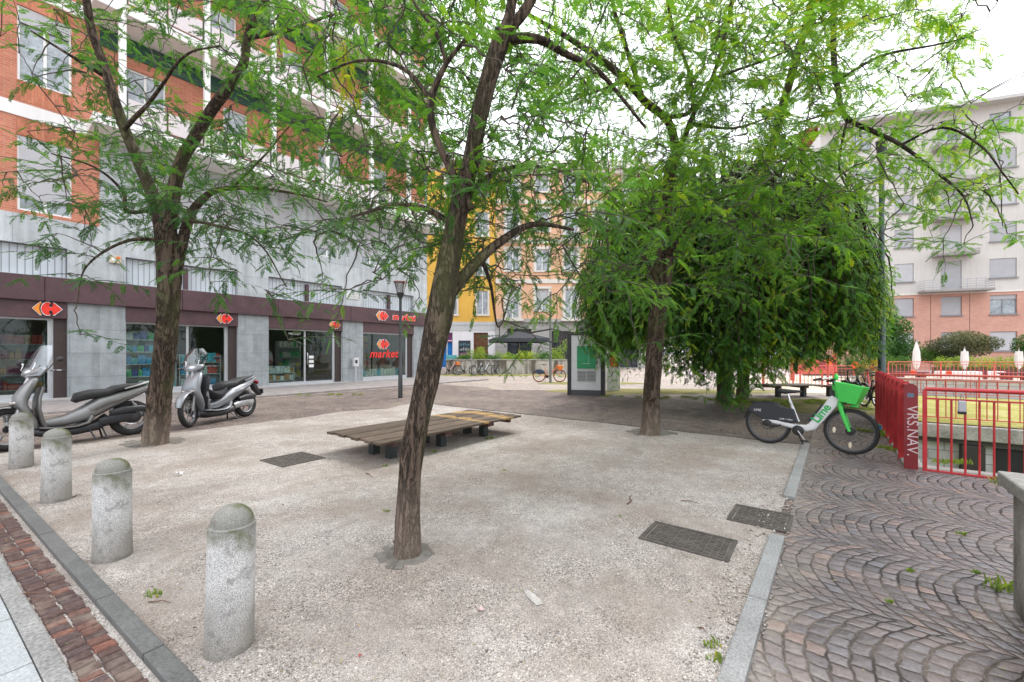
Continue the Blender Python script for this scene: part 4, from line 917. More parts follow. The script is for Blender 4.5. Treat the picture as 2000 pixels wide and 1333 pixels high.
n_ = t.noise(3.0, g_, detail=7, rough=.65); plank_p = t.fin(t.mix(1, t.ramp(n_, [(.28, (.075, .058, .045)), (.72, (.24, .20, .165))]), t.ramp(ri, [(0, .72), (1, 1.25)]), 'MULTIPLY'), .75, 0, t.bump(n_, .6, .006), .3)
post_m = M('dark_green_steel', (.035, .045, .045), .5, .2, na=.4); beam_m = M('red_brown_beam', (.10, .045, .038), .6, na=.35)
def bench(loc, rot, label, pm_, Lb=3.12, Wd=1.34, H=.33):
    e = E('slatted_bench', loc, rot, label, 'bench', 'low slatted benches'); rd = random.Random(4)
    mb = MB(); n = 8; w = Wd/n
    for i in range(n):
        a = rd.uniform(-.03, .03); b = Lb+rd.uniform(-.03, .04)
        mb.box(a, b, i*w+.006, (i+1)*w-.006, H-.035+rd.uniform(-.002, .002), H+rd.uniform(-.004, .004))
    O('seat', mb, pm_, e, bevel=.004)
    for x in (.32, 1.28, 2.30, 2.86):
        mb = MB(); mb.box(x-.04, x+.04, .10, Wd+.03 if x < 1 else Wd-.1, H-.115, H-.038); O('crossbeam', mb, beam_m, e, bevel=.004)
    for x in (.40, 1.36, 2.38):
        for y in (.32, Wd-.62): mb = MB(); mb.box(x-.06, x+.06, y-.06, y+.06, -.03, H-.118); O('leg', mb, post_m, e, bevel=.006)
        if x > 1: mb = MB(); mb.box(x-.05, x+.05, .12, Wd-.12, H-.117, H-.04); O('crossbeam', mb, beam_m, e)
    return e
bl0 = gnd(743, 866, .33)
be = bench((bl0.x, bl0.y, 0), PHI, 'long low slatted wooden bench with yellow paint patches behind the slim leaning tree', plank_y)
b2 = bench((gnd(1512, 778).x, gnd(1512, 778).y, 0), R(8), 'low slatted bench standing behind the saddle of the green bicycle', plank_p, 1.9, .9, .42)
# red railings
def rail_posts():
    e = E('red_railing', AC(0, 0), PHI, 'red steel railing of broad plates with rounded tops beside the parked bicycles', 'railing')
    c = -.77
    for i, a in enumerate([7.42+i*.62 for i in range(9)]):
        mb = MB(); w = .115
        pts = [(c-w/2-.01, -.02), (c+w/2+.01, -.02), (c+w/2+.01, 1.04)]+[(c+(w/2+.01)*math.cos(t_), 1.04+.068*math.sin(t_)) for t_ in [PI*k/10 for k in range(1, 10)]]+[(c-w/2-.01, 1.04)]
        mb.prism(pts, a-.012, a+.012, 'yz'); pl = O('post_plate', mb, dkred_p if i == 0 else red_p, e, bevel=.003)
        if i == 0:
            tx = text('lettering', 'VRS.NAV.', .155, M('scratched_white', (.55, .42, .42), .6), pl, (a-.0135, c-.012, .50), (R(90), R(90), R(-90)), .001, spacing=1.02)
            s_ = MB(); s_.box(a-.0145, a-.0125, c-.03, c+.035, .93, .985); O('sticker', s_, M('sticker_blue', (.10, .14, .19), .4), pl)
    for i in range(8):      # the wide panels between, set at a slant
        a = 7.42+i*.62+.03
        mb = MB(); mb.box(a+.05, a+.56, c-.006, c+.006, .16, .90); O('panel', mb, red_p, e, bevel=.004)
    for z, r in ((1.05, .030), (.93, .014), (.13, .016)):
        mb = MB(); mb.cyl((7.43, c, z), (12.4, c, z), r, None, 12); O('rail', mb, red_p if z > 1 else M('worn_pink_rail', (.50, .16, .14), .5), e)
rail_posts()
def bar_rail(loc, rot, L, H, step, label, m_=None, r=.011, top=.026, base=.10, end=True, knobs=()):
    m_ = m_ or red_p; e = E('bar_railing', loc, rot, label, 'railing')
    mb = MB(); mb.cyl((0, 0, H), (L, 0, H), top, None, 12); O('top_rail', mb, m_, e)
    for z_ in (H-.12, base): mb = MB(); mb.bar((0, 0, z_), (L, 0, z_), .03, .02); O('rail', mb, m_, e)
    n = int(L/step)
    for i in range(1, n): mb = MB(); mb.cyl((i*step, 0, base), (i*step, 0, H-.12), r, None, 8); O('baluster', mb, m_, e)
    npst = max(2, int(L/2.2)+1)
    for i in range(npst):
        x = L*i/(npst-1); mb = MB(); mb.bar((x, 0, -.02), (x, 0, H-.01), .04); O('post', mb, m_, e)
    for x in knobs: mb = MB(); mb.box(x-.07, x+.07, -.03, .03, H+.02, H+.16); O('reflector', mb, M('orange_red_plate', (.75, .07, .03), .5), e, bevel=.02)
    return e
p0 = AC(7.42, -.90); br1 = bar_rail(p0, PHI-PI/2, 1.35, 1.045, .118, 'red bar railing at the near edge of the sunken court, right of the scratched plate', base=.02)
qb_ = E('hanging_lockbox', AC(7.40, -1.22, .97), PHI-PI/2, 'small grey key box hanging from the near red bar railing', 'key box')
mb = MB(); mb.box(-.035, .035, -.04, .0, -.19, -.05); O('body', mb, M('grey_shell', (.42, .42, .46), .4), qb_, bevel=.012)
mb = MB(); mb.box(-.037, .037, -.041, .001, -.215, -.175); O('cap', mb, black_m, qb_, bevel=.008); mb = MB(); mb.tube([(-.015, -.02, -.05), (-.012, -.02, .0), (0, -.02, .03), (.012, -.02, .0), (.015, -.02, -.05)], .005, 6); O('shackle', mb, chrome, qb_)
pinkr = M('sun_bleached_red', (.55, .10, .075), .55, na=.15)
p1 = AC(PA1+.25, -1.0); bar_rail(p1, PHI-PI/2, 9.5, 1.02, .15, 'thin red bar railing along the far edge of the sunken court before the yellow lawn', pinkr, r=.009, top=.02)
p2 = AC(20.6, -1.2); bar_rail(p2, PHI-PI/2, 13, .72, .6, 'low red rail with square orange plates behind the yellow lawn', pinkr, knobs=(1.0, 1.9, 4.6, 6.5))
g0, g1 = gnd(1495, 748), gnd(1735, 748)
def bfence(pa, pb, label, H=1.05, step=.16):
    d = pb-pa; bar_rail(pa, math.atan2(d.y, d.x), d.length, H, step, label, pinkr, r=.010, top=.018)
bfence(gnd(1492, 757), gnd(1722, 759), 'red bar fence of the playground behind the second bench', .95, .15)
bfence(gnd(1735, 747), Vector((29.0, 20.5, 0)), 'long red bar fence in front of the hedge and terrace', 1.05, .19)
# block pillar and coping wall at the right edge
g_ = AC(7.20, -1.83); e = E('block_pillar', g_, PHI, 'grey concrete block pillar closing the near red railing', 'pillar')
mb = MB(); mb.box(-.02, .45, -.75, .0, -.05, .88); O('shaft', mb, block_m, e, bevel=.008); mb = MB(); mb.box(-.03, .46, -.76, .01, .88, .93); O('coping', mb, conc, e, bevel=.008)
g_ = gnd(1972, 1212); e = E('coping_wall', g_, PHI, 'low stained concrete wall with thick slab top at the right edge of the picture', 'wall')
t = NT('stained_concrete'); o_ = t.obj(); c = t.mix(t.ramp(t.noise(3.4, t.mp(o_, (1, 1, .45)), detail=6), [(.40, 0.), (.62, 1.)]), (.34, .325, .30), (.085, .075, .06))
c = t.mix(1, c, t.ramp(t.noise(60, detail=3), [(.3, .75), (.7, 1.2)]), 'MULTIPLY'); stc = t.fin(c, .88, 0, t.bump(t.noise(30, detail=6), .7, .01), .25)
mb = MB(); mb.box(-1.6, .18, -1.4, -.05, -.05, .71); O('shaft', mb, stc, e, bevel=.015); mb = MB(); mb.box(-1.7, .24, -1.5, .0, .712, .79); O('coping', mb, m_stone('dark_coping', (.20, .19, .175), .25, .35, 30, .85), e, bevel=.012)
# lamp posts and sign post
e = E('street_lamp', gnd(782, 778), 0, 'slim dark street lamp with a funnel shaped glass head before the supermarket', 'street lamp')
mb = MB(); mb.tube([(0, 0, -.02), (0, 0, .9), (0, 0, .92), (0, 0, 3.35)], [.075, .07, .05, .045], 14); O('pole', mb, dark_metal, e, sharp=60)
mb = MB(); mb.lathe([(.05, 3.30), (.10, 3.42), (.13, 3.50), (.09, 3.5)], n=18); O('lamp_base', mb, dark_metal, e)
mb = MB(); mb.lathe([(.115, 3.50), (.215, 3.86), (.21, 3.865), (.11, 3.51)], n=18); O('lamp_glass', mb, glass_mat('lamp_glass', (.85, .85, .85), .12), e)
for k in range(4): a = PI/4+k*PI/2; mb = MB(); mb.cyl((.12*math.cos(a), .12*math.sin(a), 3.5), (.222*math.cos(a), .222*math.sin(a), 3.88), .009, None, 6); O('strut', mb, dark_metal, e)
mb = MB(); mb.lathe([(1e-4, 3.90), (.235, 3.87), (.235, 3.855), (1e-4, 3.86)], n=18); O('lamp_cover', mb, M('lamp_cover', (.42, .10, .07), .5), e)
pt_ = ray(1722, 700, 9.9); e = E('lamp_column', (pt_.x, pt_.y, 0), 0, 'tall dark green steel column rising behind the red plate railing', 'lamp post')
mb = MB(); mb.tube([(0, 0, -.02), (0, 0, 2.6), (0, 0, 2.62), (0, 0, 6.2)], [.072, .068, .056, .05], 16); O('pole', mb, M('green_grey_steel', (.075, .10, .105), .4, .4, na=.2), e, sharp=60)
mb = MB(); mb.box(-.074, -.06, -.05, .05, .6, 1.0); O('access_door', mb, dark_metal, e); mb = MB(); mb.cyl((0, 0, 6.2), (0, 0, 6.5), .09, .12, 14); O('lamp_head', mb, dark_metal, e)
e = E('sign_post', gnd(1075, 748), 0, 'thin grey post standing between the orange wheeled bicycle wheels', 'sign post')
mb = MB(); mb.cyl((0, 0, -.02), (0, 0, 4.6), .065, .055, 12); O('pole', mb, M('galvanised', (.20, .21, .21), .5, .5), e); mb = MB(); mb.lathe([(.07, 2.0), (.075, 2.05), (.07, 2.1)], n=12); O('collar', mb, dark_metal, e)
pt_ = gnd(873, 728); e = E('sign_post', pt_, 0, 'thin pale post with a light blue box before the blue shutter', 'sign post')
mb = MB(); mb.cyl((0, 0, 0), (0, 0, 4.4), .05, .045, 10); O('pole', mb, M('pale_post', (.45, .5, .5), .5), e); mb = MB(); mb.box(-.05, .75, -.18, .18, .2, 1.35); O('box', mb, M('light_blue_box', (.12, .42, .46), .5), e, bevel=.02)
# kiosk
kl = gnd(1113, 772); kr = gnd(1172, 775); kd = kr-kl; ka = math.atan2(kd.y, kd.x)
kl = gnd(1108, 772.5); e = E('advertising_kiosk', kl, R(-14), 'grey and dark framed kiosk column with a green poster left of the upright trunk', 'kiosk'); KW = 1.28; KD = .95; KH = 2.25
mb = MB(); mb.box(.14, KW-.12, .02, KD-.02, .20, KH-.12); O('panel', mb, M('kiosk_grey', (.62, .63, .63), .45, na=.08), e)
mb = MB(); mb.box(0, .14, 0, KD, .0, KH); mb.box(KW-.12, KW+.02, 0, KD, .0, KH); mb.box(.14, KW-.12, .0, KD, KH-.12, KH); O('frame', mb, M('kiosk_charcoal', (.03, .03, .035), .5), e, bevel=.01)
mb = MB(); mb.box(.14, KW-.12, -.012, KD, .0, .20); O('plinth', mb, M('kiosk_plinth', (.07, .07, .075), .6), e, bevel=.006)
mb = MB(); mb.box(.34, .98, -.008, .016, .95, 1.75); pf = O('poster', mb, M('green_poster', (.012, .26, .10), .3, na=.2, ns=2), e)
mb = MB(); mb.box(.52, .80, -.011, -.009, 1.12, 1.14); mb.box(.74, .755, -.011, -.009, 1.1, 1.4); O('poster_line', mb, M('pale_green', (.3, .5, .35), .5), pf)
mb = MB()
for q in range(2):
    for r_ in range(8): mb.box(.35+q*.33, .65+q*.33, -.006, .014, .52+r_*.048, .54+r_*.048)
O('vent', mb, M('vent_grey', (.20, .21, .21), .4, .4), e); mb = MB(); mb.box(KW+.021, KW+.03, .08, KD-.05, .2, 2.1); O('side_panel', mb, M('kiosk_white', (.72, .72, .76), .4), e)
ep = E('advert_panel', gnd(1196, 764), R(25), 'white advertising panel with an orange red poster beside the kiosk', 'advertising panel')
mb = MB(); mb.box(-.25, .38, 0, .12, .0, 2.2); O('panel', mb, M('panel_white', (.75, .76, .8), .4), ep, bevel=.01); mb = MB(); mb.box(-.12, .22, -.012, -.001, .95, 1.65); O('poster', mb, M('orange_red_poster', (.72, .12, .05), .4, na=.5, ns=6), ep)
# manhole covers
def cover(a, c, la, lc, rot, label, nb):
    e = E('manhole_cover', AC(a, c, .0), PHI+rot, label, 'manhole cover', 'cast iron covers in the ground')
    ir = M('cast_iron', (.105, .092, .082), .65, .3, na=.35, ns=10, bk=.4)
    mb = MB(); w = .03; z = .026
    mb.box(0, la, 0, w, -.05, z); mb.box(0, la, lc-w, lc, -.05, z); mb.box(0, w, w, lc-w, -.05, z); mb.box(la-w, la, w, lc-w, -.05, z); O('frame', mb, ir, e, bevel=.003)
    mb = MB(); mb.box(w+.003, la-w-.003, w+.003, lc-w-.003, -.05, .018); O('lid', mb, M('cover_dirt', (.17, .145, .12), .9, na=.3), e)
    mb = MB(); n1 = nb; n2 = int(nb*lc/la)
    for i in range(n1):
        for j in range(n2):
            x0 = w+.012+(la-2*w-.024)*i/n1; y0 = w+.012+(lc-2*w-.024)*j/n2; dx = (la-2*w)/n1*.62; dy = (lc-2*w)/n2*.80
            if (i+j) % 2: x0 += dx*.3
            mb.box(x0, x0+dx, y0, y0+dy, .018, .0245)
    O('tread', mb, ir, e)
cover(3.29, .60, .42, .65, R(1), 'larger cast iron manhole cover in the gravel right of the slim tree', 8)
cover(4.13, .30, .47, .47, 0, 'smaller cast iron manhole cover breaking the granite kerb', 8)
cover(2.50, 5.68, .60, .62, R(3), 'flat dusty manhole cover in the gravel left of the long bench', 9)
# ---------------------------------------------------------------- bicycles and scooters (x forward, origin on the ground under the middle)
def wheel(parent, x, z, r, tw, rim_m, spokes=28, hub=.03, steer=None, tire_m=None, y=0.0, name='wheel'):
    w = bpy.data.objects.new(name, None); link(w, parent); w.location = (x, y, z); w.empty_display_size = .1
    if steer: w.rotation_euler = (0, 0, steer)
    n = 40; tr = tw/2; mb = MB()
    mb.lathe([(r-tr+tr*math.cos(a), tr*math.sin(a)) for a in [2*PI*k/10 for k in range(10)]], n=n, axis='y', closed=True); O('tyre', mb, tire_m or rubber, w, sharp=60)
    mb = MB(); ri = r-2*tr; mb.lathe([(ri+.006, -tr*.6), (ri+.006, tr*.6), (ri-.014, tr*.45), (ri-.014, -tr*.45)], n=n, axis='y', closed=True); O('rim', mb, rim_m, w)
    mb = MB()
    if spokes:
        for k in range(spokes):
            a = 2*PI*k/spokes; b = a+(.35 if k % 2 else -.35); s = .018 if (k//2) % 2 else -.018
            mb.cyl((hub*math.cos(b), s, hub*math.sin(b)), ((ri-.01)*math.cos(a), 0, (ri-.01)*math.sin(a)), .0013, None, 4)
        O('spokes', mb, steel, w)
    mb = MB(); mb.lathe([(1e-4, -.045), (hub*.5, -.045), (hub*.55, -.03), (hub, -.028), (hub, .028), (hub*.55, .03), (hub*.5, .045), (1e-4, .045)], n=16, axis='y'); O('hub', mb, black_m if hub > .04 else steel, w)
    return w
def arc(cx, cz, r, a0, a1, hw, hh, n=14): return [(cx+r*math.cos(R(a0+(a1-a0)*k/n)), cz+r*math.sin(R(a0+(a1-a0)*k/n)), hw, hh) for k in range(n+1)]
def ebike():
    g = gnd(1580, 879); p, q = gnd(1502, 868), gnd(1657, 889); d = q-p; ang = math.atan2(d.y, d.x); mid = (p+q)/2
    e = E('share_bicycle', (mid.x, mid.y, .012), ang, 'white and bright green share bicycle with a basket parked across the granite edging', 'bicycle')
    e.rotation_euler = (R(-4), 0, ang)
    wb = .535; r = .335
    white = M('bike_white', (.72, .72, .74), .3, na=.05, bk=.01); lime = M('lime_green', (.07, .62, .10), .32, na=.08, bk=.02); blk = M('bike_black', (.022, .024, .032), .42, na=.15, bk=.05)
    gph = M('rim_grey', (.10, .10, .11), .4, .6)
    wheel(e, -wb, r, r, .052, gph, 28, .05); fw = wheel(e, wb, r, r, .052, gph, 28, .058, R(-7))
    mb = MB(); mb.sweep([(-.60, .37, .045, .03), (-.48, .375, .05, .035), (-.30, .345, .045, .033), (-.12, .315, .045, .042), (.00, .315, .046, .052), (.07, .35, .046, .062), (.17, .50, .048, .065), (.27, .66, .048, .07), (.345, .78, .044, .078), (.365, .815, .036, .06)], 18, 3.2); fr = O('frame', mb, white, e, sharp=50)
    text('lettering', 'Lime', .165, M('letter_green', (.02, .42, .10), .4), fr, (.19, -.053, .565), (R(90), R(-57), 0), .002, spacing=.95, offset=.004)
    mb = MB(); mb.prism([(-.80, .50), (-.84, .53), (-.75, .64), (-.70, .665), (-.42, .675), (-.33, .62), (-.17, .60), (-.10, .385), (-.25, .37), (-.40, .40), (-.48, .385), (-.60, .385)], -.05, .05); sk = O('skirt_panel', mb, blk, e, bevel=.016)
    text('lettering', 'LIME', .055, whs, sk, (-.68, -.052, .535), (R(90), 0, 0), .001); text('lettering', 'LIME + Uber', .036, whs, sk, (-.27, -.052, .425), (R(90), 0, 0), .001)
    mb = MB(); mb.sweep([(-.78, .66, .035, .012), (-.55, .672, .045, .014), (-.40, .668, .04, .012)], 10); O('rear_rack', mb, blk, e)
    mb = MB(); mb.tube([(-.115, 0, .40), (-.185, 0, .60), (-.235, 0, .74)], [.024, .022, .017], 12); O('seat_tube', mb, white, e); mb = MB(); mb.tube([(-.22, 0, .70), (-.262, 0, .84)], .014, 10); O('seat_post', mb, chrome, e)
    mb = MB(); mb.cyl((-.205, 0, .655), (-.216, 0, .69), .027, None, 12); O('seat_clamp', mb, steel, e)
    mb = MB(); mb.sweep([(-.40, .875, .078, .016), (-.37, .875, .092, .042), (-.30, .868, .082, .042), (-.21, .874, .045, .030), (-.10, .880, .028, .020), (-.07, .878, .016, .010)], 16); O('saddle', mb, black_m, e)
    mb = MB(); mb.bar((.05, 0, .47), (.20, 0, .70), .03, .03); mb.bar((.02, 0, .43), (.05, 0, .47), .045, .04); O('cable_lock', mb, blk, e, bevel=.008)
    fk = bpy.data.objects.new('fork', None); link(fk, e); fk.location = (wb, 0, r); fk.rotation_euler = (0, 0, R(-7)); X = wb
    mb = MB()
    for s in (-.052, .052): mb.sweep([(.0, .0, .012, .02), (-.04, .10, .014, .022), (-.085, .24, .016, .026), (-.115, .36, .02, .034)], 12, 2.6, s)
    mb.sweep([(-.105, .335, .066, .03), (-.118, .37, .07, .035), (-.15, .46, .05, .045), (-.175, .56, .035, .045), (-.19, .66, .028, .04), (-.20, .72, .02, .03)], 14, 3); O('fork_leg', mb, lime, fk, sharp=50)
    mb = MB(); mb.prism([(-.165, .36), (-.135, .37), (-.195, .60), (-.235, .585)], -.042, .042); O('fork_cover', mb, blk, fk, bevel=.012)
    # basket: open tub with tapering walls
    bo = [(-.13, .50), (.075, .465), (.165, .66), (-.165, .73)]
    mb = MB(); hb, ht = .12, .175; b4 = [(-.125, .50, hb), (.085, .465, hb), (.175, .665, ht), (-.155, .725, ht)]
    def ring(o_): return [(-.115+o_, -hb+o_, .435+o_), (.085-o_, -hb+o_, .395+o_), (.085-o_, hb-o_, .395+o_), (-.115+o_, hb-o_, .435+o_)], [(-.165+o_, -ht+o_, .725), (.185-o_, -ht+o_, .655), (.185-o_, ht-o_, .655), (-.165+o_, ht-o_, .725)]
    b0, t0 = ring(0); b1, t1 = ring(.010); vs = b0+t0+b1+t1
    fs = [(3, 2, 1, 0), (8, 9, 10, 11)]
    for k in range(4): j = (k+1) % 4; fs += [(k, j, 4+j, 4+k), (8+j, 8+k, 12+k, 12+j), (4+k, 4+j, 12+j, 12+k)]
    mb.add(vs, fs); O('basket', mb, lime, fk, bevel=.012)
    mb = MB(); mb.box(.0, .09, -.035, .035, .355, .392); O('headlight', mb, lime, fk, bevel=.01); mb = MB(); mb.bar((-.05, .0, .41), (-.14, 0, .38), .03); O('basket_bracket', mb, black_m, fk)
    mb = MB(); mb.tube([(-.185, 0, .62), (-.205, 0, .72), (-.212, 0, .755)], [.03, .026, .022], 12); O('stem', mb, blk, fk)
    mb = MB(); mb.tube([(-.36, -.30, .735), (-.29, -.27, .755), (-.22, -.12, .77), (-.21, 0, .765), (-.22, .12, .77), (-.29, .27, .755), (-.36, .30, .735)], .011, 10); hbr = O('handlebar', mb, chrome, fk)
    for s in (-1, 1):
        mb = MB(); mb.tube([(-.28, .275*s, .757), (-.385, .308*s, .728)], [.017, .018], 10); O('grip', mb, black_m, hbr)
        mb = MB(); mb.tube([(-.24, .20*s, .76), (-.27, .22*s, .735), (-.33, .27*s, .715)], .006, 6); O('brake_lever', mb, black_m, hbr)
    mb = MB(); mb.ell((-.18, 0, .795), (.03, .03, .05)); O('phone_holder', mb, lime, fk)
    mb = MB(); mb.sweep(arc(0, 0, r+.015, 58, 168, .034, .004), 10); O('front_fender', mb, blk, fk)
    mb = MB(); mb.sweep(arc(-wb, r, r+.018, 60, 172, .034, .004), 10); O('rear_fender', mb, blk, e)
    mb = MB(); mb.ell((-wb+.0, -.055, r), (.07, .012, .055)); mb.sweep([(-wb+.03, .29, .01, .03), (-wb+.13, .30, .01, .02), (-wb+.2, .33, .01, .008)], 10, 2.5, -.06); mb.tube([(-wb-.09, -.06, .32), (-wb-.03, -.06, .245), (-wb+.07, -.06, .245), (-wb+.10, -.06, .30)], .006, 6); O('derailleur_guard', mb, black_m, e)
    mb = MB(); mb.lathe([(.012, -.085), (.075, -.082), (.08, -.078), (.075, -.074), (.012, -.07)], c=(-.10, 0, .27), n=24, axis='y'); mb.cyl((-.10, -.09, .27), (-.10, .09, .27), .022, None, 12); O('chainring', mb, black_m, e)
    mb = MB(); mb.bar((-.10, -.095, .27), (-.005, -.095, .135), .022, .014); mb.bar((-.10, .095, .27), (-.19, .095, .40), .022, .014); ck = O('crank', mb, chrome, e, bevel=.003)
    mb = MB(); mb.box(-.055, .045, -.17, -.10, .118, .142); mb.box(-.24, -.14, .10, .17, .39, .414); O('pedal', mb, black_m, ck, bevel=.005)
    mb = MB(); mb.tube([(-.15, .02, .30), (-.10, .11, .12), (-.05, .17, -.01)], .010, 8); O('kickstand', mb, black_m, e)
    mb = MB()
    for (x, z) in ((wb-.19, r), (wb+.0, r-.2)): mb.ell((x, -.028, z), (.02, .004, .045), 10, 6)
    O('reflector', mb, M('amber_reflector', (.7, .62, .45), .3), e)
ebike()
def simple_bike(px, d, heading, col, label, basket=None, rim=None, s=1.0, tank=None, group='share bicycles parked on the square', steer=0):
    e = E('parked_bicycle', (((px-1000)/F*d), d, 0), heading, label, 'bicycle', group); e.scale = (s, s, s)
    m_ = M('bike_'+col[0], col[1], .4, na=.1, bk=.02); rm = rim or steel; wb, r = .53, .33
    wheel(e, -wb, r, r, .045, rm, 20, .035, None); wheel(e, wb, r, r, .045, rm, 20, .035, steer)
    mb = MB(); mb.tube([(-wb, 0, r), (-.12, 0, .29), (.02, 0, .34), (.36, 0, .78)], [.014, .022, .026, .026], 10); mb.tube([(-.12, 0, .29), (-.24, 0, .78)], [.02, .016], 10); mb.tube([(-wb, .03, r), (-.20, .02, .62)], .010, 8); mb.tube([(-wb, -.03, r), (-.20, -.02, .62)], .010, 8); O('frame', mb, m_, e)
    mb = MB()
    for s_ in (-.05, .05): mb.tube([(wb, s_, r), (wb-.08, s_*.9, r+.30), (wb-.12, s_*.5, r+.38)], .012, 8)
    mb.tube([(wb-.12, 0, r+.36), (wb-.17, 0, .90)], .018, 8); O('fork', mb, m_, e)
    mb = MB(); mb.tube([(.24, -.28, 1.0), (.34, -.16, 1.01), (.365, 0, .96), (.34, .16, 1.01), (.24, .28, 1.0)], .012, 8); mb.tube([(wb-.165, 0, .88), (.365, 0, .965)], .016, 8); O('handlebar', mb, black_m, e)
    mb = MB(); mb.sweep([(-.40, .90, .07, .015), (-.36, .905, .085, .028), (-.27, .895, .06, .024), (-.14, .90, .02, .012)], 12); O('saddle', mb, black_m, e); mb = MB(); mb.cyl((-.23, 0, .74), (-.265, 0, .88), .013, None, 8); O('seat_post', mb, chrome, e)
    mb = MB(); mb.sweep(arc(-wb, r, r+.02, 30, 175, .03, .004), 8); mb.sweep(arc(wb, r, r+.02, 40, 165, .03, .004), 8); O('fender', mb, tank or black_m, e)
    mb = MB(); mb.lathe([(.01, -.05), (.085, -.048), (.09, -.044), (.085, -.04), (.01, -.038)], c=(-.12, 0, .29), n=20, axis='y'); mb.bar((-.12, -.06, .29), (-.02, -.06, .16), .02, .012); mb.bar((-.12, .06, .29), (-.22, .06, .42), .02, .012); O('crank', mb, black_m, e)
    mb = MB(); mb.tube([(-.2, .03, .28), (-.22, .14, .01)], .009, 6); O('kickstand', mb, black_m, e)
    if tank: mb = MB(); mb.prism([(-wb-.26, .50), (-wb-.20, .60), (-wb+.05, .66), (-.25, .56), (-.22, .44), (-wb+.0, .40)], -.045, .045); O('skirt_panel', mb, tank, e, bevel=.02)
    if basket:
        mb = MB(); x0 = wb-.10
        for z in (.66, .74, .82, .90): k = (z-.66)*.25; mb.tube([(x0-k, -.13-k, z), (x0+.24+k, -.13-k, z), (x0+.24+k, .13+k, z), (x0-k, .13+k, z), (x0-k, -.13-k, z)], .006, 5)
        for y in (-.12, -.04, .04, .12): mb.tube([(x0-.05, y*1.4, .9), (x0, y, .66), (x0+.24, y, .66), (x0+.30, y*1.4, .9)], .005, 5)
        if basket != 'wire': mb = MB(); mb.prism([(x0, .64), (x0+.22, .62), (x0+.30, .86), (x0-.03, .88)], -.16, .16)
        O('basket', mb, black_m if basket == 'wire' else basket, e, bevel=0 if basket == 'wire' else .02)
    return e
orm = M('bike_orange', (.72, .19, .035), .4, na=.1, bk=.02)
o1 = simple_bike(1073, 21.7, R(-4), ('orange', (.72, .19, .035)), 'orange wheeled share bicycle with an orange basket standing behind the thin grey post', orm, orm, 1.0, M('bike_navy', (.03, .045, .08), .5))
wh = ('silver', (.52, .53, .55))
simple_bike(909, 28.6, R(20), wh, 'white share bicycle with a pale upright stem, second from the blue shutter', 'wire', None, 1.0, None, steer=.3)
simple_bike(934, 28.2, R(62), wh, 'silver share bicycle seen almost end on, third from the blue shutter', 'wire')
simple_bike(948, 28.8, R(58), wh, 'silver share bicycle nearest the dark slim one by the planter wall', 'wire', steer=-.2)
simple_bike(967, 29.0, R(75), ('graphite', (.08, .085, .095)), 'dark slim bicycle seen nearly from behind at the planter wall', None)
simple_bike(879, 29.5, R(30), ('pink', (.62, .40, .36)), 'pinkish bicycle with an orange child seat below the blue shutter', M('child_seat_orange', (.75, .20, .05), .5))
simple_bike(1668, 12.3, R(75), ('green', (.05, .09, .07)), 'old dark bicycle with wire basket standing left of the red plate railing', 'wire', group='bicycles behind the red plate railing')
simple_bike(1692, 11.6, R(82), ('black2', (.03, .03, .035)), 'black bicycle seen from behind right next to the red plate railing', None, group='bicycles behind the red plate railing', steer=.2)
simple_bike(1700, 13.4, R(60), ('red', (.42, .03, .035)), 'red bicycle half hidden behind the black one by the red plate railing', 'wire', group='bicycles behind the red plate railing')
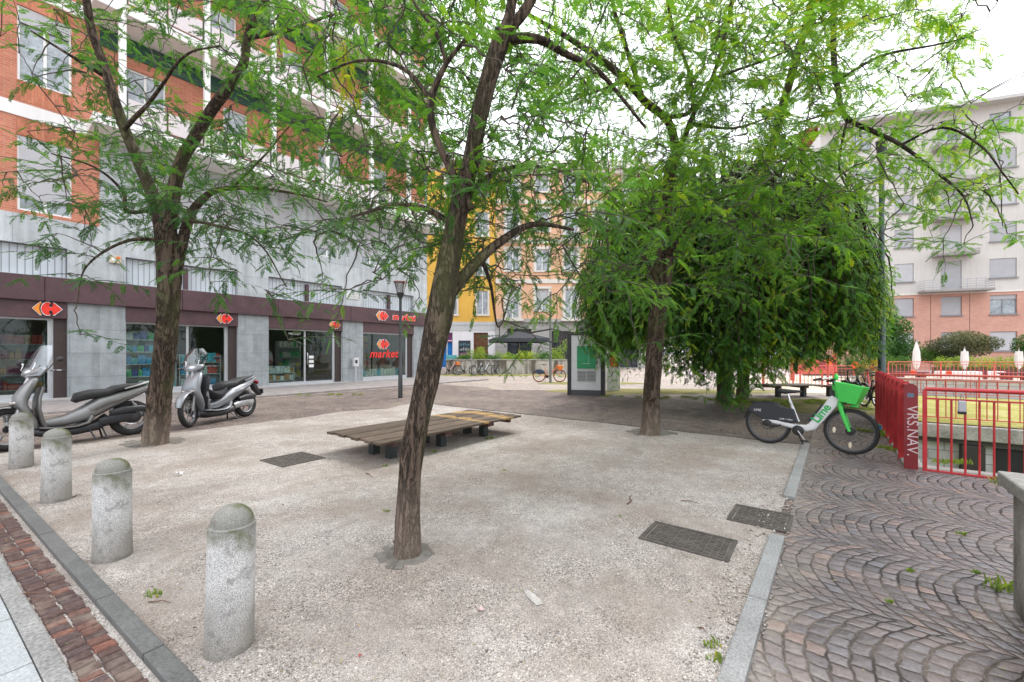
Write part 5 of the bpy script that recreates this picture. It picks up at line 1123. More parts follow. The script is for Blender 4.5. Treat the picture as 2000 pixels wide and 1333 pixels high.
def scooter(loc, heading, label, body, body2, cover, screen, steer, lean=R(5), silver_engine=False):
    e = E('parked_scooter', loc, heading, label, 'scooter', 'scooters parked by the shop'); e.rotation_euler = (lean, 0, heading)
    blk = M('scooter_black', (.022, .022, .026), .4, na=.2, bk=.05); gl = glass_mat('windscreen_'+('clear' if screen == 'clear' else 'smoke'), (.84, .86, .88) if screen == 'clear' else (.48, .47, .46), .10)
    almc = M('cast_alloy', (.30, .30, .31), .35, .8)
    wr = .325
    st = bpy.data.objects.new('steering', None); link(st, e); st.location = (.56, 0, 0); st.rotation_euler = (0, 0, steer)
    def fwheel(p, x, r, tw): 
        w = wheel(p, x, r, r, tw, almc, 0, .05); mb = MB()
        for k in range(5):
            a = 2*PI*k/5; mb.bar((.04*math.cos(a), 0, .04*math.sin(a)), ((r-tw+.005)*math.cos(a+.2), 0, (r-tw+.005)*math.sin(a+.2)), .028, .022, (0, 1, 0))
        O('alloy_spoke', mb, almc, w, bevel=.004); mb = MB(); mb.lathe([(.07, .03), (.115, .03), (.115, .034), (.07, .034)], n=24, axis='y', closed=True); O('brake_disc', mb, chrome, w); return w
    fwheel(st, .20, wr, .10); fwheel(e, -.74, wr-.01, .12)
    mb = MB()
    for s in (-.075, .075): mb.tube([(.20, s, wr), (.10, s, .62)], [.024, .027], 10); mb.tube([(.10, s, .62), (.045, s*.7, .80)], [.02, .02], 8)
    mb.tube([(.05, 0, .78), (-.10, 0, 1.16)], .03, 10)
    O('front_fork', mb, M('fork_grey', (.38, .38, .39), .35, .6), st)
    mb = MB(); mb.sweep([(a_[0], a_[1], .086*(.35+.65*math.sin(PI*(i_+.6)/13.2)**.5), .020) for i_, a_ in enumerate(arc(.19, wr, wr+.045, 15, 140, 1, 1, 12))], 14, 2.2); O('front_fender', mb, body, st, sharp=60)
    mb = MB(); mb.sweep([(.10, .60, .06, .05), (.05, .70, .07, .05)], 12); O('fender_bracket', mb, blk, st)
    # front apron, nose
    mb = MB(); mb.sweep([(.43, .30, .11, .035), (.46, .42, .17, .045), (.54, .56, .215, .06), (.60, .68, .22, .075), (.585, .80, .195, .085), (.52, .94, .185, .07), (.45, 1.06, .155, .05), (.42, 1.10, .11, .03)], 22, 2.8); O('front_apron', mb, body, e, sharp=60)
    mb = MB(); mb.sweep([(.34, .27, .18, .03), (.385, .42, .225, .03), (.42, .60, .245, .03), (.41, .78, .22, .03), (.36, .95, .15, .03)], 18, 3); O('leg_shield', mb, body2, e, sharp=60)
    for s in (-1, 1): mb = MB(); mb.ell((.66, .10*s, .72), (.03, .05, .022), 12, 8); O('indicator', mb, M('indicator_lens', (.6, .55, .5), .15), e)
    mb = MB(); mb.sweep([(.52, .25, .12, .06), (.30, .20, .19, .07), (.0, .20, .20, .075), (-.25, .24, .18, .085), (-.42, .36, .13, .09)], 18, 3); O('floorboard', mb, blk, e, sharp=60)
    mb = MB(); mb.sweep([(.42, .30, .215, .022), (.22, .265, .235, .020), (.0, .27, .235, .020), (-.14, .31, .215, .03), (-.20, .42, .19, .05)], 16, 3.4); O('floor_trim', mb, body2, e, sharp=60)
    # tunnel and rear body
    mb = MB(); mb.sweep([(.36, .36, .10, .07), (.12, .38, .12, .09), (-.12, .46, .16, .13), (-.34, .60, .185, .14), (-.60, .70, .17, .105), (-.86, .80, .12, .075), (-1.06, .885, .06, .04), (-1.12, .905, .03, .02)], 24, 2.6); O('rear_body', mb, body, e, sharp=60)
    mb = MB(); mb.sweep([(-.16, .50, .165, .11), (-.30, .585, .192, .10), (-.55, .665, .185, .06), (-.80, .755, .14, .03)], 18, 2.6); O('side_panel', mb, body2, e, sharp=60)
    mb = MB(); mb.sweep([(.0, .68, .08, .04), (-.05, .75, .15, .085), (-.20, .79, .165, .085), (-.42, .80, .16, .075), (-.50, .85, .155, .07), (-.72, .895, .135, .055), (-.92, .925, .09, .03), (-.97, .93, .05, .015)], 20, 2.6); O('seat', mb, M('seat_vinyl', (.025, .025, .027), .6, na=.3, bk=.3), e, sharp=60)
    mb = MB()
    for s in (-1, 1): mb.tube([(-.62, .165*s, .85), (-.80, .16*s, .90), (-.98, .11*s, .955), (-1.05, .0, .97)], [.012, .015, .018, .018], 8)
    O('grab_rail', mb, body if silver_engine else M('rail_silver', (.5, .5, .5), .3, .6), e)
    mb = MB(); mb.sweep([(-1.02, .84, .06, .03), (-1.10, .80, .09, .035), (-1.12, .75, .06, .02)], 12); O('tail_light', mb, M('tail_red', (.35, .015, .02), .2), e)
    mb = MB(); mb.prism([(-.95, .78), (-1.06, .76), (-1.22, .48), (-1.18, .46), (-1.02, .62)], -.06, .06); mb.box(-1.235, -1.20, -.09, .09, .50, .62); O('rear_mudguard', mb, blk, e, bevel=.008)
    # engine, air box, silencer, stand
    mb = MB(); mb.sweep([(-.28, .30, .05, .06), (-.45, .33, .055, .08), (-.66, .34, .05, .085), (-.84, .35, .035, .05)], 14, 3, .13); mb.ell((-.74, .13, .32), (.10, .05, .10)); O('engine_case', mb, M('engine_grey', (.42, .42, .43), .4, .7) if silver_engine else blk, e, sharp=60)
    mb = MB(); mb.sweep([(-.42, .44, .05, .05), (-.62, .47, .06, .065), (-.84, .48, .055, .06), (-.92, .48, .03, .03)], 14, 3, .14); O('air_box', mb, blk, e, sharp=60)
    mb = MB(); mb.sweep([(-.30, .22, .03, .03), (-.5, .27, .055, .06), (-.95, .38, .06, .065), (-1.02, .40, .035, .035)], 14, 2.4, -.17); O('exhaust', mb, steel, e)
    for s in (-1, 1): mb = MB(); mb.tube([(-.86, .11*s, .36), (-.72, .13*s, .62)], [.016, .016], 8); mb.tube([(-.83, .115*s, .41), (-.75, .125*s, .57)], [.032, .032], 10); O('shock_absorber', mb, steel, e)
    mb = MB()
    for s in (-1, 1): mb.tube([(-.32, .08*s, .22), (-.38, .15*s, .0)], .014, 8)
    mb.tube([(-.38, -.15, .01), (-.38, .15, .01)], .012, 8); O('centre_stand', mb, blk, e); mb = MB(); mb.tube([(-.15, .15, .2), (-.20, .30, .015)], .012, 8); O('side_stand', mb, blk, e)
    st0 = st; X0, Z0 = -.16, .115
    # handlebar assembly
    mb = MB(); mb.x = Matrix.Translation((X0, 0, Z0)); mb.sweep([(.04, .97, .05, .05), (.05, 1.04, .15, .085), (.02, 1.10, .20, .075), (-.06, 1.13, .17, .05), (-.11, 1.13, .08, .02)], 18, 2.5); O('handlebar_cover', mb, body, st, sharp=60)
    mb = MB(); mb.x = Matrix.Translation((X0, 0, Z0)); mb.ell((.075, 0, 1.055), (.05, .10, .072), 18, 12); O('headlight', mb, M('headlight_glass', (.75, .76, .78), .05, .4, na=.3), st)
    hb = MB(); hb.x = Matrix.Translation((X0, 0, Z0)); hb.tube([(-.06, -.20, 1.10), (-.10, -.33, 1.09), (-.13, -.38, 1.085)], .013, 8); hb.tube([(-.06, .20, 1.10), (-.10, .33, 1.09), (-.13, .38, 1.085)], .013, 8); hbo = O('handlebar', hb, steel, st)
    for s in (-1, 1):
        mb = MB(); mb.x = Matrix.Translation((X0, 0, Z0)); mb.tube([(-.085, .27*s, 1.093), (-.14, .40*s, 1.082)], .019, 10); O('grip', mb, black_m, hbo)
        mb = MB(); mb.x = Matrix.Translation((X0, 0, Z0)); mb.tube([(-.03, .24*s, 1.09), (-.05, .30*s, 1.085), (-.09, .39*s, 1.075)], .007, 6); O('brake_lever', mb, black_m, hbo)
        mb = MB(); mb.x = Matrix.Translation((X0, 0, Z0)); mb.tube([(-.04, .20*s, 1.12), (-.03, .30*s, 1.20), (-.05, .36*s, 1.25)], .006, 6); mr = O('mirror_stalk', mb, black_m, st)
        mb = MB(); mb.x = Matrix.Translation((X0, 0, Z0)); mb.ell((-.055, .40*s, 1.27), (.022, .068, .042), 14, 10); O('mirror', mb, black_m, mr)
    # windscreen: curved sheet
    mb = MB(); mb.x = Matrix.Translation((X0, 0, Z0)); n1, n2 = 14, 10; vs = []
    big = screen == 'clear'
    for o_ in (0, .004):
        for i in range(n1+1):
            t_ = i/n1; z = 1.02+t_*(.47 if not big else .50); hw = (.19+.03*math.sin(t_*PI))*(1-.40*max(0, t_-.72)/.28) if not big else (.235-.03*t_)*(1-.45*max(0, t_-.65)/.35)*(1 if t_ > .15 else .8+.2*t_/.15)
            for j in range(n2+1):
                s = j/n2*2-1; vs.append((.13-t_*.22-.07*s*s+o_, hw*s, z))
    m_ = (n1+1)*(n2+1)
    fs = [(i*(n2+1)+j, i*(n2+1)+j+1, (i+1)*(n2+1)+j+1, (i+1)*(n2+1)+j) for i in range(n1) for j in range(n2)]
    fs = fs+[tuple(q+m_ for q in f)[::-1] for f in fs]
    mb.add(vs, fs, True); ws = O('windscreen', mb, gl, st, sharp=60)
    mb = MB(); mb.x = Matrix.Translation((X0, 0, Z0))
    for s in (-1, 1): mb.tube([(.05, .09*s, 1.06), (.11, .11*s, 1.12), (.07, .12*s, 1.22)], .006, 6); mb.lathe([(1e-4, 0), (.014, 0), (.014, .008), (1e-4, .008)], c=(.08, .12*s, 1.22), n=10, axis='x')
    O('screen_bracket', mb, chrome, ws)
    if cover:
        ap = M('apron_fabric', (.022, .022, .027), .85, na=.3, bk=.5)
        mb = MB(); mb.sweep([(.38, .34, .17, .03), (.42, .55, .235, .04), (.40, .78, .24, .05), (.34, .95, .22, .05), (.28, .98, .16, .04)], 18, 2.6); O('leg_apron', mb, ap, e, sharp=70)
        mb = MB(); mb.sweep([(.38, .72, .22, .05), (.22, .62, .23, .075), (.06, .58, .22, .09), (-.08, .66, .19, .07), (-.14, .76, .14, .04)], 18, 2.4); O('lap_blanket', mb, ap, e, sharp=70)
    return e
silv = M('champagne_silver', (.24, .24, .24), .36, .5, na=.06, bk=.0); silv2 = M('bright_silver', (.28, .29, .31), .34, .5, na=.05, bk=.0); grys = M('matt_trim_grey', (.16, .155, .15), .35, .5, na=.1)
def place_sc(rx, ry, fx, fy):
    a = gnd(rx, ry); b = gnd(fx, fy); d = b-a; return a+d*.49, math.atan2(d.y, d.x)
l_, h_ = place_sc(258, 850, 5, 882); scooter((l_.x, l_.y, .0), h_, 'champagne silver scooter with tall clear windscreen behind the bollards', silv, grys, False, 'clear', R(24))
l_, h_ = place_sc(487, 813, 352, 838); scooter((l_.x, l_.y, .0), h_, 'silver scooter with smoky windscreen and black lap apron parked in front of the shop window', silv2, M('side_silver', (.24, .25, .265), .36, .5, na=.06, bk=0), True, 'smoke', R(22), silver_engine=True)
# ---------------------------------------------------------------- far buildings, planter, terrace, shrubs
def surround(parent, x, z, w, h, y, m_, t_=.16, d=.06, head=True):
    mb = MB(); mb.box(x-t_, x-.002, y-d, y, z, z+h); mb.box(x+w+.002, x+w+t_, y-d, y, z, z+h)
    if head: mb.box(x-t_-.06, x+w+t_+.06, y-d-.05, y, z+h+.002, z+h+.24)
    mb.box(x-t_-.05, x+w+t_+.05, y-d-.08, y, z-.14, z-.002); O('window_surround', mb, m_, parent)
cream_t = m_plaster('cream_trim', (.66, .62, .57), .06)
# yellow house
YY = 42.0
yb = E('yellow_house', (-20, YY, 0), 0, 'deep yellow rendered house with white ground floor behind the leaning tree', 'building')
ops = []; wl_ = []
for f in range(4):
    z = 5.35+3.95*f
    for x in (4.0, 7.0, 10.2, 13.35, 16.45): wl_.append((x, z, 1.15, 2.4)); ops.append((x, x+1.15, z, z+2.4))
mb = MB(); wall_open(mb, 0, 18.36, 4.62, 20.6, ops, 0, .2); O('wall', mb, m_plaster('yellow_render', (.72, .42, .085), .12), yb)
for (x, z, w, h) in wl_:
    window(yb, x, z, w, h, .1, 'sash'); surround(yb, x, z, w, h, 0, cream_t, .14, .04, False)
mb = MB(); wall_open(mb, 0, 18.36, 0, 4.3, [(11.8, 14.05, .05, 3.55), (16.15, 17.6, .05, 3.55)], 0, .3); O('ground_floor_wall', mb, m_plaster('white_shop_wall', (.74, .72, .74), .06), yb)
mb = MB(); mb.box(0, 18.36, -.06, .05, 4.3, 4.62); mb.box(0, 18.36, -.03, .05, 3.72, 4.29); O('cornice', mb, m_plaster('grey_band', (.52, .52, .52), .1), yb)
mb = MB(); mb.box(11.8, 14.05, .22, .3, .05, 2.55); O('roller_shutter', mb, m_shutter('blue_shutter', (.01, .16, .50), .12), yb)
mb = MB(); mb.box(11.8, 14.05, .1, .3, 2.56, 3.55); O('shop_sign_panel', mb, M('plum_panel', (.16, .03, .13), .5, na=.5, ns=3), yb); mb = MB(); mb.box(12.0, 14.0, .02, .1, 2.68, 2.80); O('sign_strip', mb, M('pink_strip', (.62, .45, .50), .5), yb)
mb = MB(); mb.box(11.8, 13.0, .195, .215, .05, 1.3); O('mural', mb, M('violet_mural', (.22, .05, .42), .6, na=.5, ns=2), yb)
mb = MB(); mb.box(16.15, 17.6, .2, .3, .05, 3.55); O('doorway', mb, M('brown_grille', (.22, .10, .035), .6, na=.6, ns=5), yb)
mb = MB(); 
for k in range(9): mb.box(16.25+k*.155, 16.28+k*.155, .10, .13, .05, 3.5)
mb.box(16.15, 17.6, .09, .14, 2.2, 2.27); O('gate_bars', mb, M('rusty_bars', (.12, .045, .03), .7), yb)
mb = MB(); mb.box(14.65, 15.85, -.04, -.001, 1.0, 2.75); pb = O('poster_board', mb, M('black_poster', (.03, .04, .06), .4, na=.5), yb)
rr = random.Random(5)
for nm, cc_, zz in (('pink', (.65, .18, .40), 1.25), ('white', (.6, .65, .65), 1.75), ('cyan', (.15, .40, .45), 2.25)):
    mb = MB()
    for k in range(6): x = 14.78+k*.17; hh_ = rr.uniform(.12, .3); mb.box(x, x+.05, -.05, -.041, zz, zz+hh_); mb.box(x, x+.12, -.05, -.041, zz+hh_-.045, zz+hh_-.003+.001)
    O('poster_mark', mb, M('poster_'+nm, cc_, .5), pb)
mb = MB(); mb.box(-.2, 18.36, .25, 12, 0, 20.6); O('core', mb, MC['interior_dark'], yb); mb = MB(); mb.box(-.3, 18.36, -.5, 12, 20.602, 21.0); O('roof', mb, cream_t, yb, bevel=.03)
# orange and cream house
ob = E('orange_house', (-1.62, YY-.15, 0), 0, 'pale orange house with white window surrounds, small balconies and grey stone ground floor', 'building')
ops = []; wl_ = []
cols_ = [1.05, 4.0, 6.9, 9.8, 12.7]
for f in range(4):
    z = 5.0+3.95*f
    for i, x in enumerate(cols_):
        dr = (i % 2 == 0) and f != 1; w = 1.25; z0 = z if dr else z+.75; h = 2.9 if dr else 2.15
        wl_.append((x, z0, w, h, dr)); ops.append((x, x+w, z0, z0+h))
mb = MB(); wall_open(mb, 0, 15.2, 4.9, 19.6, ops, 0, .2); mb.box(15.0, 15.2, .002, 10, 0, 19.6); O('wall', mb, m_plaster('orange_render', (.70, .42, .27), .08), ob)
for (x, z, w, h, dr) in wl_:
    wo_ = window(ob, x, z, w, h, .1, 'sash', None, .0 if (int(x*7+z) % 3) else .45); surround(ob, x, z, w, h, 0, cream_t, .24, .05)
    if dr:
        mb = MB(); mb.box(x-.45, x+w+.45, -.75, -.001, z-.35, z-.15); O('balcony_slab', mb, cream_t, ob); mb = MB(); mb.bar((x-.42, -.72, z+.78), (x+w+.42, -.72, z+.78), .04)
        for k in range(16): xx = x-.42+(w+.84)*k/15; mb.bar((xx, -.72, z-.15), (xx, -.72, z+.78), .018)
        for s in (x-.42, x+w+.42): mb.bar((s, -.72, z+.78), (s, 0, z+.78), .04)
        O('balcony_railing', mb, M('pale_iron', (.45, .47, .48), .5), ob)
mb = MB()
for z in (8.45, 12.4, 16.35): mb.box(0, 15.2, -.10, .02, z, z+.26); mb.box(0, 15.2, -.05, .02, z+.27, z+.42)
O('string_course', mb, cream_t, ob)
mb = MB(); mb.box(-.2, 15.5, -.75, .02, 19.602, 20.1); mb.box(-.1, 15.4, -.45, .02, 19.25, 19.6); mb.box(-.1, 15.3, -.3, 10, 20.1, 20.6); O('cornice', mb, cream_t, ob, bevel=.04)
mb = MB()
for k in range(9): mb.box(.5+k*1.6, .85+k*1.6, 2, 2.4, 20.6, 21.4+(k % 3)*.3)
O('chimney', mb, M('chimney_brick', (.35, .2, .15), .8), ob)
grst = m_stone('grey_rusticated_stone', (.38, .365, .35), .12, .12, 10, .8, (2.2, .55))
mb = MB(); wall_open(mb, 0, 15.2, 0, 4.55, [(1.15, 3.55, .05, 3.9), (5.4, 7.5, .05, 3.7), (8.8, 10.9, .05, 3.7), (12.2, 14.2, .05, 3.7)], 0, .35); O('ground_floor_wall', mb, grst, ob)
mb = MB(); mb.box(0, 15.2, -.22, .02, 4.56, 4.88); O('ledge', mb, grst, ob)
for (a, b) in ((1.15, 3.55), (5.4, 7.5), (8.8, 10.9), (12.2, 14.2)):
    mb = MB(); mb.box(a, b, .3, .36, .05, 3.9); O('shop_opening', mb, M('dark_shop', (.035, .04, .05), .25, na=.6, ns=2), ob)
    mb = MB()
    for k in range(int((b-a)/.16)): mb.box(a+.05+k*.16, a+.08+k*.16, .24, .27, 2.75, 3.7)
    mb.box(a, b, .22, .28, 2.66, 2.74); mb.box((a+b)/2-.03, (a+b)/2+.03, .22, .28, .05, 2.66); O('grille', mb, M('grille_brown', (.14, .10, .08), .6), ob)
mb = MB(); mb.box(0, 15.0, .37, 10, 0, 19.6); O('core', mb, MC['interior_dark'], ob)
# cafe awning / parasol roof
aw = E('cafe_awning', ray(1012, 690, 37.5)*1, 0, 'black square cafe canopy on a dark post above the flowering planter', 'awning'); aw.location.z = 0
aw.rotation_euler = (0, 0, R(8)); mb = MB(); a_ = 2.45
vs = [(-a_, -a_, 2.75), (a_, -a_, 2.75), (a_, a_, 2.75), (-a_, a_, 2.75), (0, 0, 3.45)]; vs += [(x, y, z-.3) for x, y, z in vs[:4]]; vs += [(x*.98, y*.98, z-.02) for x, y, z in vs[:4]]+[(0, 0, 3.42)]
mb.add(vs, [(0, 1, 4), (1, 2, 4), (2, 3, 4), (3, 0, 4), (0, 5, 6, 1), (1, 6, 7, 2), (2, 7, 8, 3), (3, 8, 5, 0)]); O('canopy', mb, M('black_canvas', (.05, .055, .062), .8, na=.25), aw)
mb = MB(); mb.cyl((0, 0, 0), (0, 0, 3.4), .06, None, 10)
for sx in (-1, 1):
    for sy in (-1, 1): mb.bar((0, 0, 3.35), (a_*sx*.97, a_*sy*.97, 2.7), .04)
O('mast', mb, black_m, aw)
# planter with flowers
pl_ = E('planter_wall', (-5.6, 30.0, 0), 0, 'long low stained concrete planter wall behind the parked bicycles', 'planter')
t = NT('stained_planter'); o_ = t.obj(); c = t.mix(t.ramp(t.noise(2.6, t.mp(o_, (1, 1, .2)), detail=6), [(.42, 0.), (.60, 1.)]), (.46, .43, .39), (.13, .115, .09)); plm = t.fin(c, .9, 0, t.bump(t.noise(20, detail=5), .4, .01), .2)
mb = MB(); mb.box(.9, 12.6, 0, .3, -.05, .98); mb.box(.9, 12.6, .302, 3.6, -.05, .8); O('wall', mb, plm, pl_, bevel=.02); mb = MB(); mb.box(.85, 12.65, -.05, .35, .982, 1.05); O('coping', mb, conc, pl_)
def leafy(name, parent, clumps, n, size, m_, seed, tint=(.5, .15), flat=.6):
    r_ = np.random.default_rng(seed); P = []; 
    w = np.array([c[3]*c[4]*c[5] for c in clumps]); w /= w.sum()
    for ci, c in enumerate(clumps):
        k = int(n*w[ci]); d = r_.normal(0, 1, (k, 3)); d /= np.linalg.norm(d, axis=1)[:, None]; rad = r_.random(k)**.45
        p = d*rad[:, None]*np.array(c[3:6])+np.array(c[:3]); P.append((p, d, np.full(k, tint[0]+r_.normal(0, tint[1]))))
    p = np.concatenate([q[0] for q in P]); d = np.concatenate([q[1] for q in P]); ti = np.concatenate([q[2] for q in P])+r_.normal(0, .12, len(p))
    k = len(p); nrm = d*.6+r_.normal(0, .7, (k, 3))+np.array([0, 0, .4]); nrm /= np.linalg.norm(nrm, axis=1)[:, None]
    a = np.cross(nrm, r_.normal(0, 1, (k, 3))); a /= np.maximum(np.linalg.norm(a, axis=1), 1e-5)[:, None]; b = np.cross(nrm, a); s = size*r_.uniform(.6, 1.4, k)[:, None]
    V = np.stack([p-a*s, p-b*s*.42+nrm*s*.12, p+a*s, p+b*s*.42+nrm*s*.12], 1).reshape(-1, 3); Fc = np.arange(len(V), dtype=np.int32)
    me = bpy.data.meshes.new(name); me.vertices.add(len(V)); me.vertices.foreach_set('co', V.astype(np.float32).ravel()); me.loops.add(len(Fc)); me.loops.foreach_set('vertex_index', Fc)
    me.polygons.add(k); me.polygons.foreach_set('loop_start', np.arange(0, 4*k, 4, dtype=np.int32)); at = me.attributes.new('tint', 'FLOAT', 'FACE'); at.data.foreach_set('value', np.clip(ti, 0, 1).astype(np.float32))
    me.materials.append(m_); me.update(calc_edges=True); return link(bpy.data.objects.new(name, me), parent)
bush_m = m_leaf('bush_leaf', (.025, .075, .022), (.045, .13, .025), (.10, .20, .03), .3)
lite_m = m_leaf('light_bush_leaf', (.09, .17, .035), (.19, .29, .045), (.34, .40, .07), .4)
olive_m = m_leaf('olive_leaf', (.05, .065, .035), (.10, .115, .06), (.17, .17, .08), .25)
def shrub(px, py, d, clumps, n, size, m_, label, name='shrub', seed=1, stems=5, cat='shrub', group=None):
    g = ray(px, py, d); g.z = 0; e = E(name, g, 0, label, cat, group); mb = MB(); rd = random.Random(seed)
    for k in range(stems):
        c = rd.choice(clumps); mb.tube([(rd.uniform(-.05, .05), rd.uniform(-.05, .05), -.02), (c[0]*.4, c[1]*.4, c[2]*.5), (c[0], c[1], c[2])], [.03, .02, .008], 5)
    O('stem', mb, bark_d, e); leafy('foliage', e, clumps, n, size, m_, seed); return e
rd = random.Random(9)
for i, (px, h, m_, lb) in enumerate([(903, .7, bush_m, 'dark green shrub at the left end of the planter'), (932, 1.15, lite_m, 'yellow green shrub with orange tips before the barred doorway'), (960, .65, bush_m, 'blue green low shrub in the planter under the canopy corner'),
        (985, .8, lite_m, 'bright yellow green plant clump in the middle of the planter'), (1012, .95, lite_m, 'tallest yellow green clump below the black canopy'), (1040, .75, lite_m, 'light green clump right of the canopy mast'), (1062, .8, bush_m, 'mid green shrub left of the thin grey post'), (1092, 1.5, lite_m, 'tall loose green shrub at the kiosk end of the planter')]):
    g = ray(px, 690, 31.2)
    cl = [(rd.uniform(-.5, .5), rd.uniform(-.6, .6), .8+rd.uniform(.1, h*.8), .42, .4, h*.38) for _ in range(7)]
    e = E('planter_shrub', (g.x, g.y, .0), 0, lb, 'shrub', 'shrubs in the long planter'); leafy('foliage', e, cl, 1300, .055, m_, i+3); mb = MB(); mb.tube([(0, 0, .78), (.02, 0, .9), (.05, 0, 1.2)], [.02, .015, .01], 5); O('stem', mb, bark_d, e)
# grey and pink house on the right
GX = Vector((30.3, 38.8, 0)); ga = math.atan2(-.336, .942)
gb = E('grey_house', GX, ga, 'pale grey rendered house over two pink brick storeys with shuttered windows and small balconies', 'building')
colx = [(.95, 1.75), (4.05, 1.35), (7.25, 1.4), (10.45, 1.7), (13.9, 1.7), (17.2, 1.7)]
ops = []; ws = []
for f in range(7):
    zb = 1.7+3.05*f
    for i, (x, w) in enumerate(colx):
        z, h = zb, 1.6
        if i == 2 and f >= 2: z, h = zb-.85, 2.45
        if f == 6: w = w*.8; 
        ops.append((x, x+w, z, z+h)); ws.append((x, z, w, h, f, i))
mb = MB(); wall_open(mb, -1.5, 22, 6.72, 22.3, [o for o in ops if o[2] > 6.7 or o[3] > 6.8 and o[2] > 6], 0, .2); O('wall', mb, m_plaster('grey_render', (.55, .525, .50), .08), gb)
mb = MB(); wall_open(mb, -1.5, 22, 0, 6.6, [o for o in ops if o[3] < 6.7], -.04, .22); O('brick_wall', mb, brick_p, gb)
mb = MB(); mb.box(-1.5, 22, -.10, .02, 6.602, 6.718); O('string_course', mb, cream_t, gb)
mb = MB(); 
for x in (6.55, 9.15): mb.box(x-.02, x+.02, -.05, -.0405, 0, 6.6)
O('wall_joint', mb, M('joint_dark', (.2, .11, .09), .8), gb)
fr_g = M('grey_window_frame', (.22, .23, .25), .5)
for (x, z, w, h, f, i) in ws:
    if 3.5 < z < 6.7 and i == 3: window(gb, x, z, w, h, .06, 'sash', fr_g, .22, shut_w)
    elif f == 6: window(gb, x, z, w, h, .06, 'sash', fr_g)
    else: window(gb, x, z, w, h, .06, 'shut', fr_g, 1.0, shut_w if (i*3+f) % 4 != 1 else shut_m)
    mb = MB(); mb.box(x-.08, x+w+.08, -.14, -.045, z-.1, z-.01); O('sill', mb, M('grey_sill', (.22, .22, .23), .6), gb)
for f in range(2, 7):
    z = 1.7+3.05*f-.9; wd_ = 2.3 if f == 2 else 1.35; x = 7.95
    mb = MB(); mb.box(x-wd_, x+wd_, -1.05, -.141 if False else -.05, z-.2, z); O('balcony_slab', mb, m_plaster('balcony_stone', (.30, .285, .27), .1), gb, bevel=.03)
    mb = MB()
    if f == 2:
        for zz in (.2, .4, .6, .8): mb.tube([(x-wd_+.04, -.06, z+zz), (x-wd_+.04, -.98, z+zz), (x+wd_-.04, -.98, z+zz), (x+wd_-.04, -.06, z+zz)], .018, 6)
        for k in range(9): xx = x-wd_+.04+(2*wd_-.08)*k/8; mb.bar((xx, -.98, z), (xx, -.98, z+.85), .02)
        O('balcony_railing', mb, M('iron_pale', (.36, .36, .40), .5), gb)
    else:
        mb.box(x-wd_, x+wd_, -1.05, -.97, z+.001, z+.28); mb.box(x-wd_, x-wd_+.08, -.969, -.06, z+.001, z+.28); mb.box(x+wd_-.08, x+wd_, -.969, -.06, z+.001, z+.28); O('balcony_parapet', mb, MC.get('bp') or m_plaster('parapet', (.38, .365, .35), .08), gb)
mb = MB(); mb.box(-1.7, 22.2, -.9, .02, 22.302, 22.55); O('eaves', mb, m_plaster('eaves', (.5, .49, .48), .05), gb)
mb = MB(); mb.add([(-1.7, -.9, 22.56), (22.2, -.9, 22.56), (22.2, 6, 25.2), (-1.7, 6, 25.2)], [(0, 1, 2, 3)]); mb.box(-1.7, 22.2, 5.9, 6.1, 22.56, 25.2); O('roof', mb, m_brick('roof_tiles', (.52, .21, .12), (.60, .28, .17), (.3, .13, .09), .3, .3, .03), gb)
mb = MB(); mb.box(-1.4, 21.9, .25, 12, 0, 22.3); O('core', mb, m_plaster('grey_side', (.58, .565, .555), .05), gb)
# terrace things
hedge_y = 29.5
def hedge(x0, x1, d, label, z0, h, seed):
    e = E('hedge', ((x0+x1)/2, d, 0), 0, label, 'hedge'); L = (x1-x0)/2
    cl = [(-L+2*L*(k+.5)/(int(L*2)+1), 0, z0+h*.55, .45, .45, h*.5) for k in range(int(L*2)+1)]
    leafy('foliage', e, cl, int(L*2*750), .05, bush_m if seed % 2 else lite_m, seed, (.62, .08)); mb = MB()
    for k in range(int(L*6)): x = -L+k/3; mb.tube([(x, 0, 0), (x+.03, .02, z0+.3)], [.012, .008], 4)
    O('stem', mb, M('brown_stem', (.16, .09, .06), .8), e); mb = MB(); mb.box(-L, L, -.1, .2, 0, z0+.25); O('bare_twigs', mb, M('hedge_inner', (.13, .085, .05), .9, na=.7, ns=14), e)
hedge(19.5, 26.5, 28.0, 'clipped hedge behind the long red bar fence, left stretch near the lamp column', .35, .95, 21)
hedge(27.2, 36.5, 27.0, 'clipped hedge behind the long red bar fence, right stretch towards the picture edge', .35, .95, 22)
def parasol(px, py, d, h, label):
    g = ray(px, py, d); g.z = 0; e = E('folded_parasol', g, 0, label, 'parasol', 'folded white parasols on the terrace'); mb = MB()
    mb.lathe([(.04, .55), (.13, .75), (.17, 1.1), (.14, 1.6), (.07, h-.25), (.015, h)], n=14, fn=lambda t_, z_: 1+.12*math.sin(t_*6)); O('canopy', mb, M('white_canvas', (.68, .66, .64), .8), e)
    mb = MB(); mb.cyl((0, 0, 0), (0, 0, h+.08), .025, None, 8); mb.lathe([(1e-4, 0), (.28, 0), (.26, .08), (1e-4, .09)], n=14); O('pole', mb, steel, e)
parasol(1790, 700, 24.5, 2.2, 'folded white parasol left of the small olive tree'); parasol(1884, 700, 25.0, 1.8, 'folded white parasol beside the small olive tree trunk'); parasol(1990, 700, 25.0, 1.7, 'folded white parasol at the right edge of the picture')
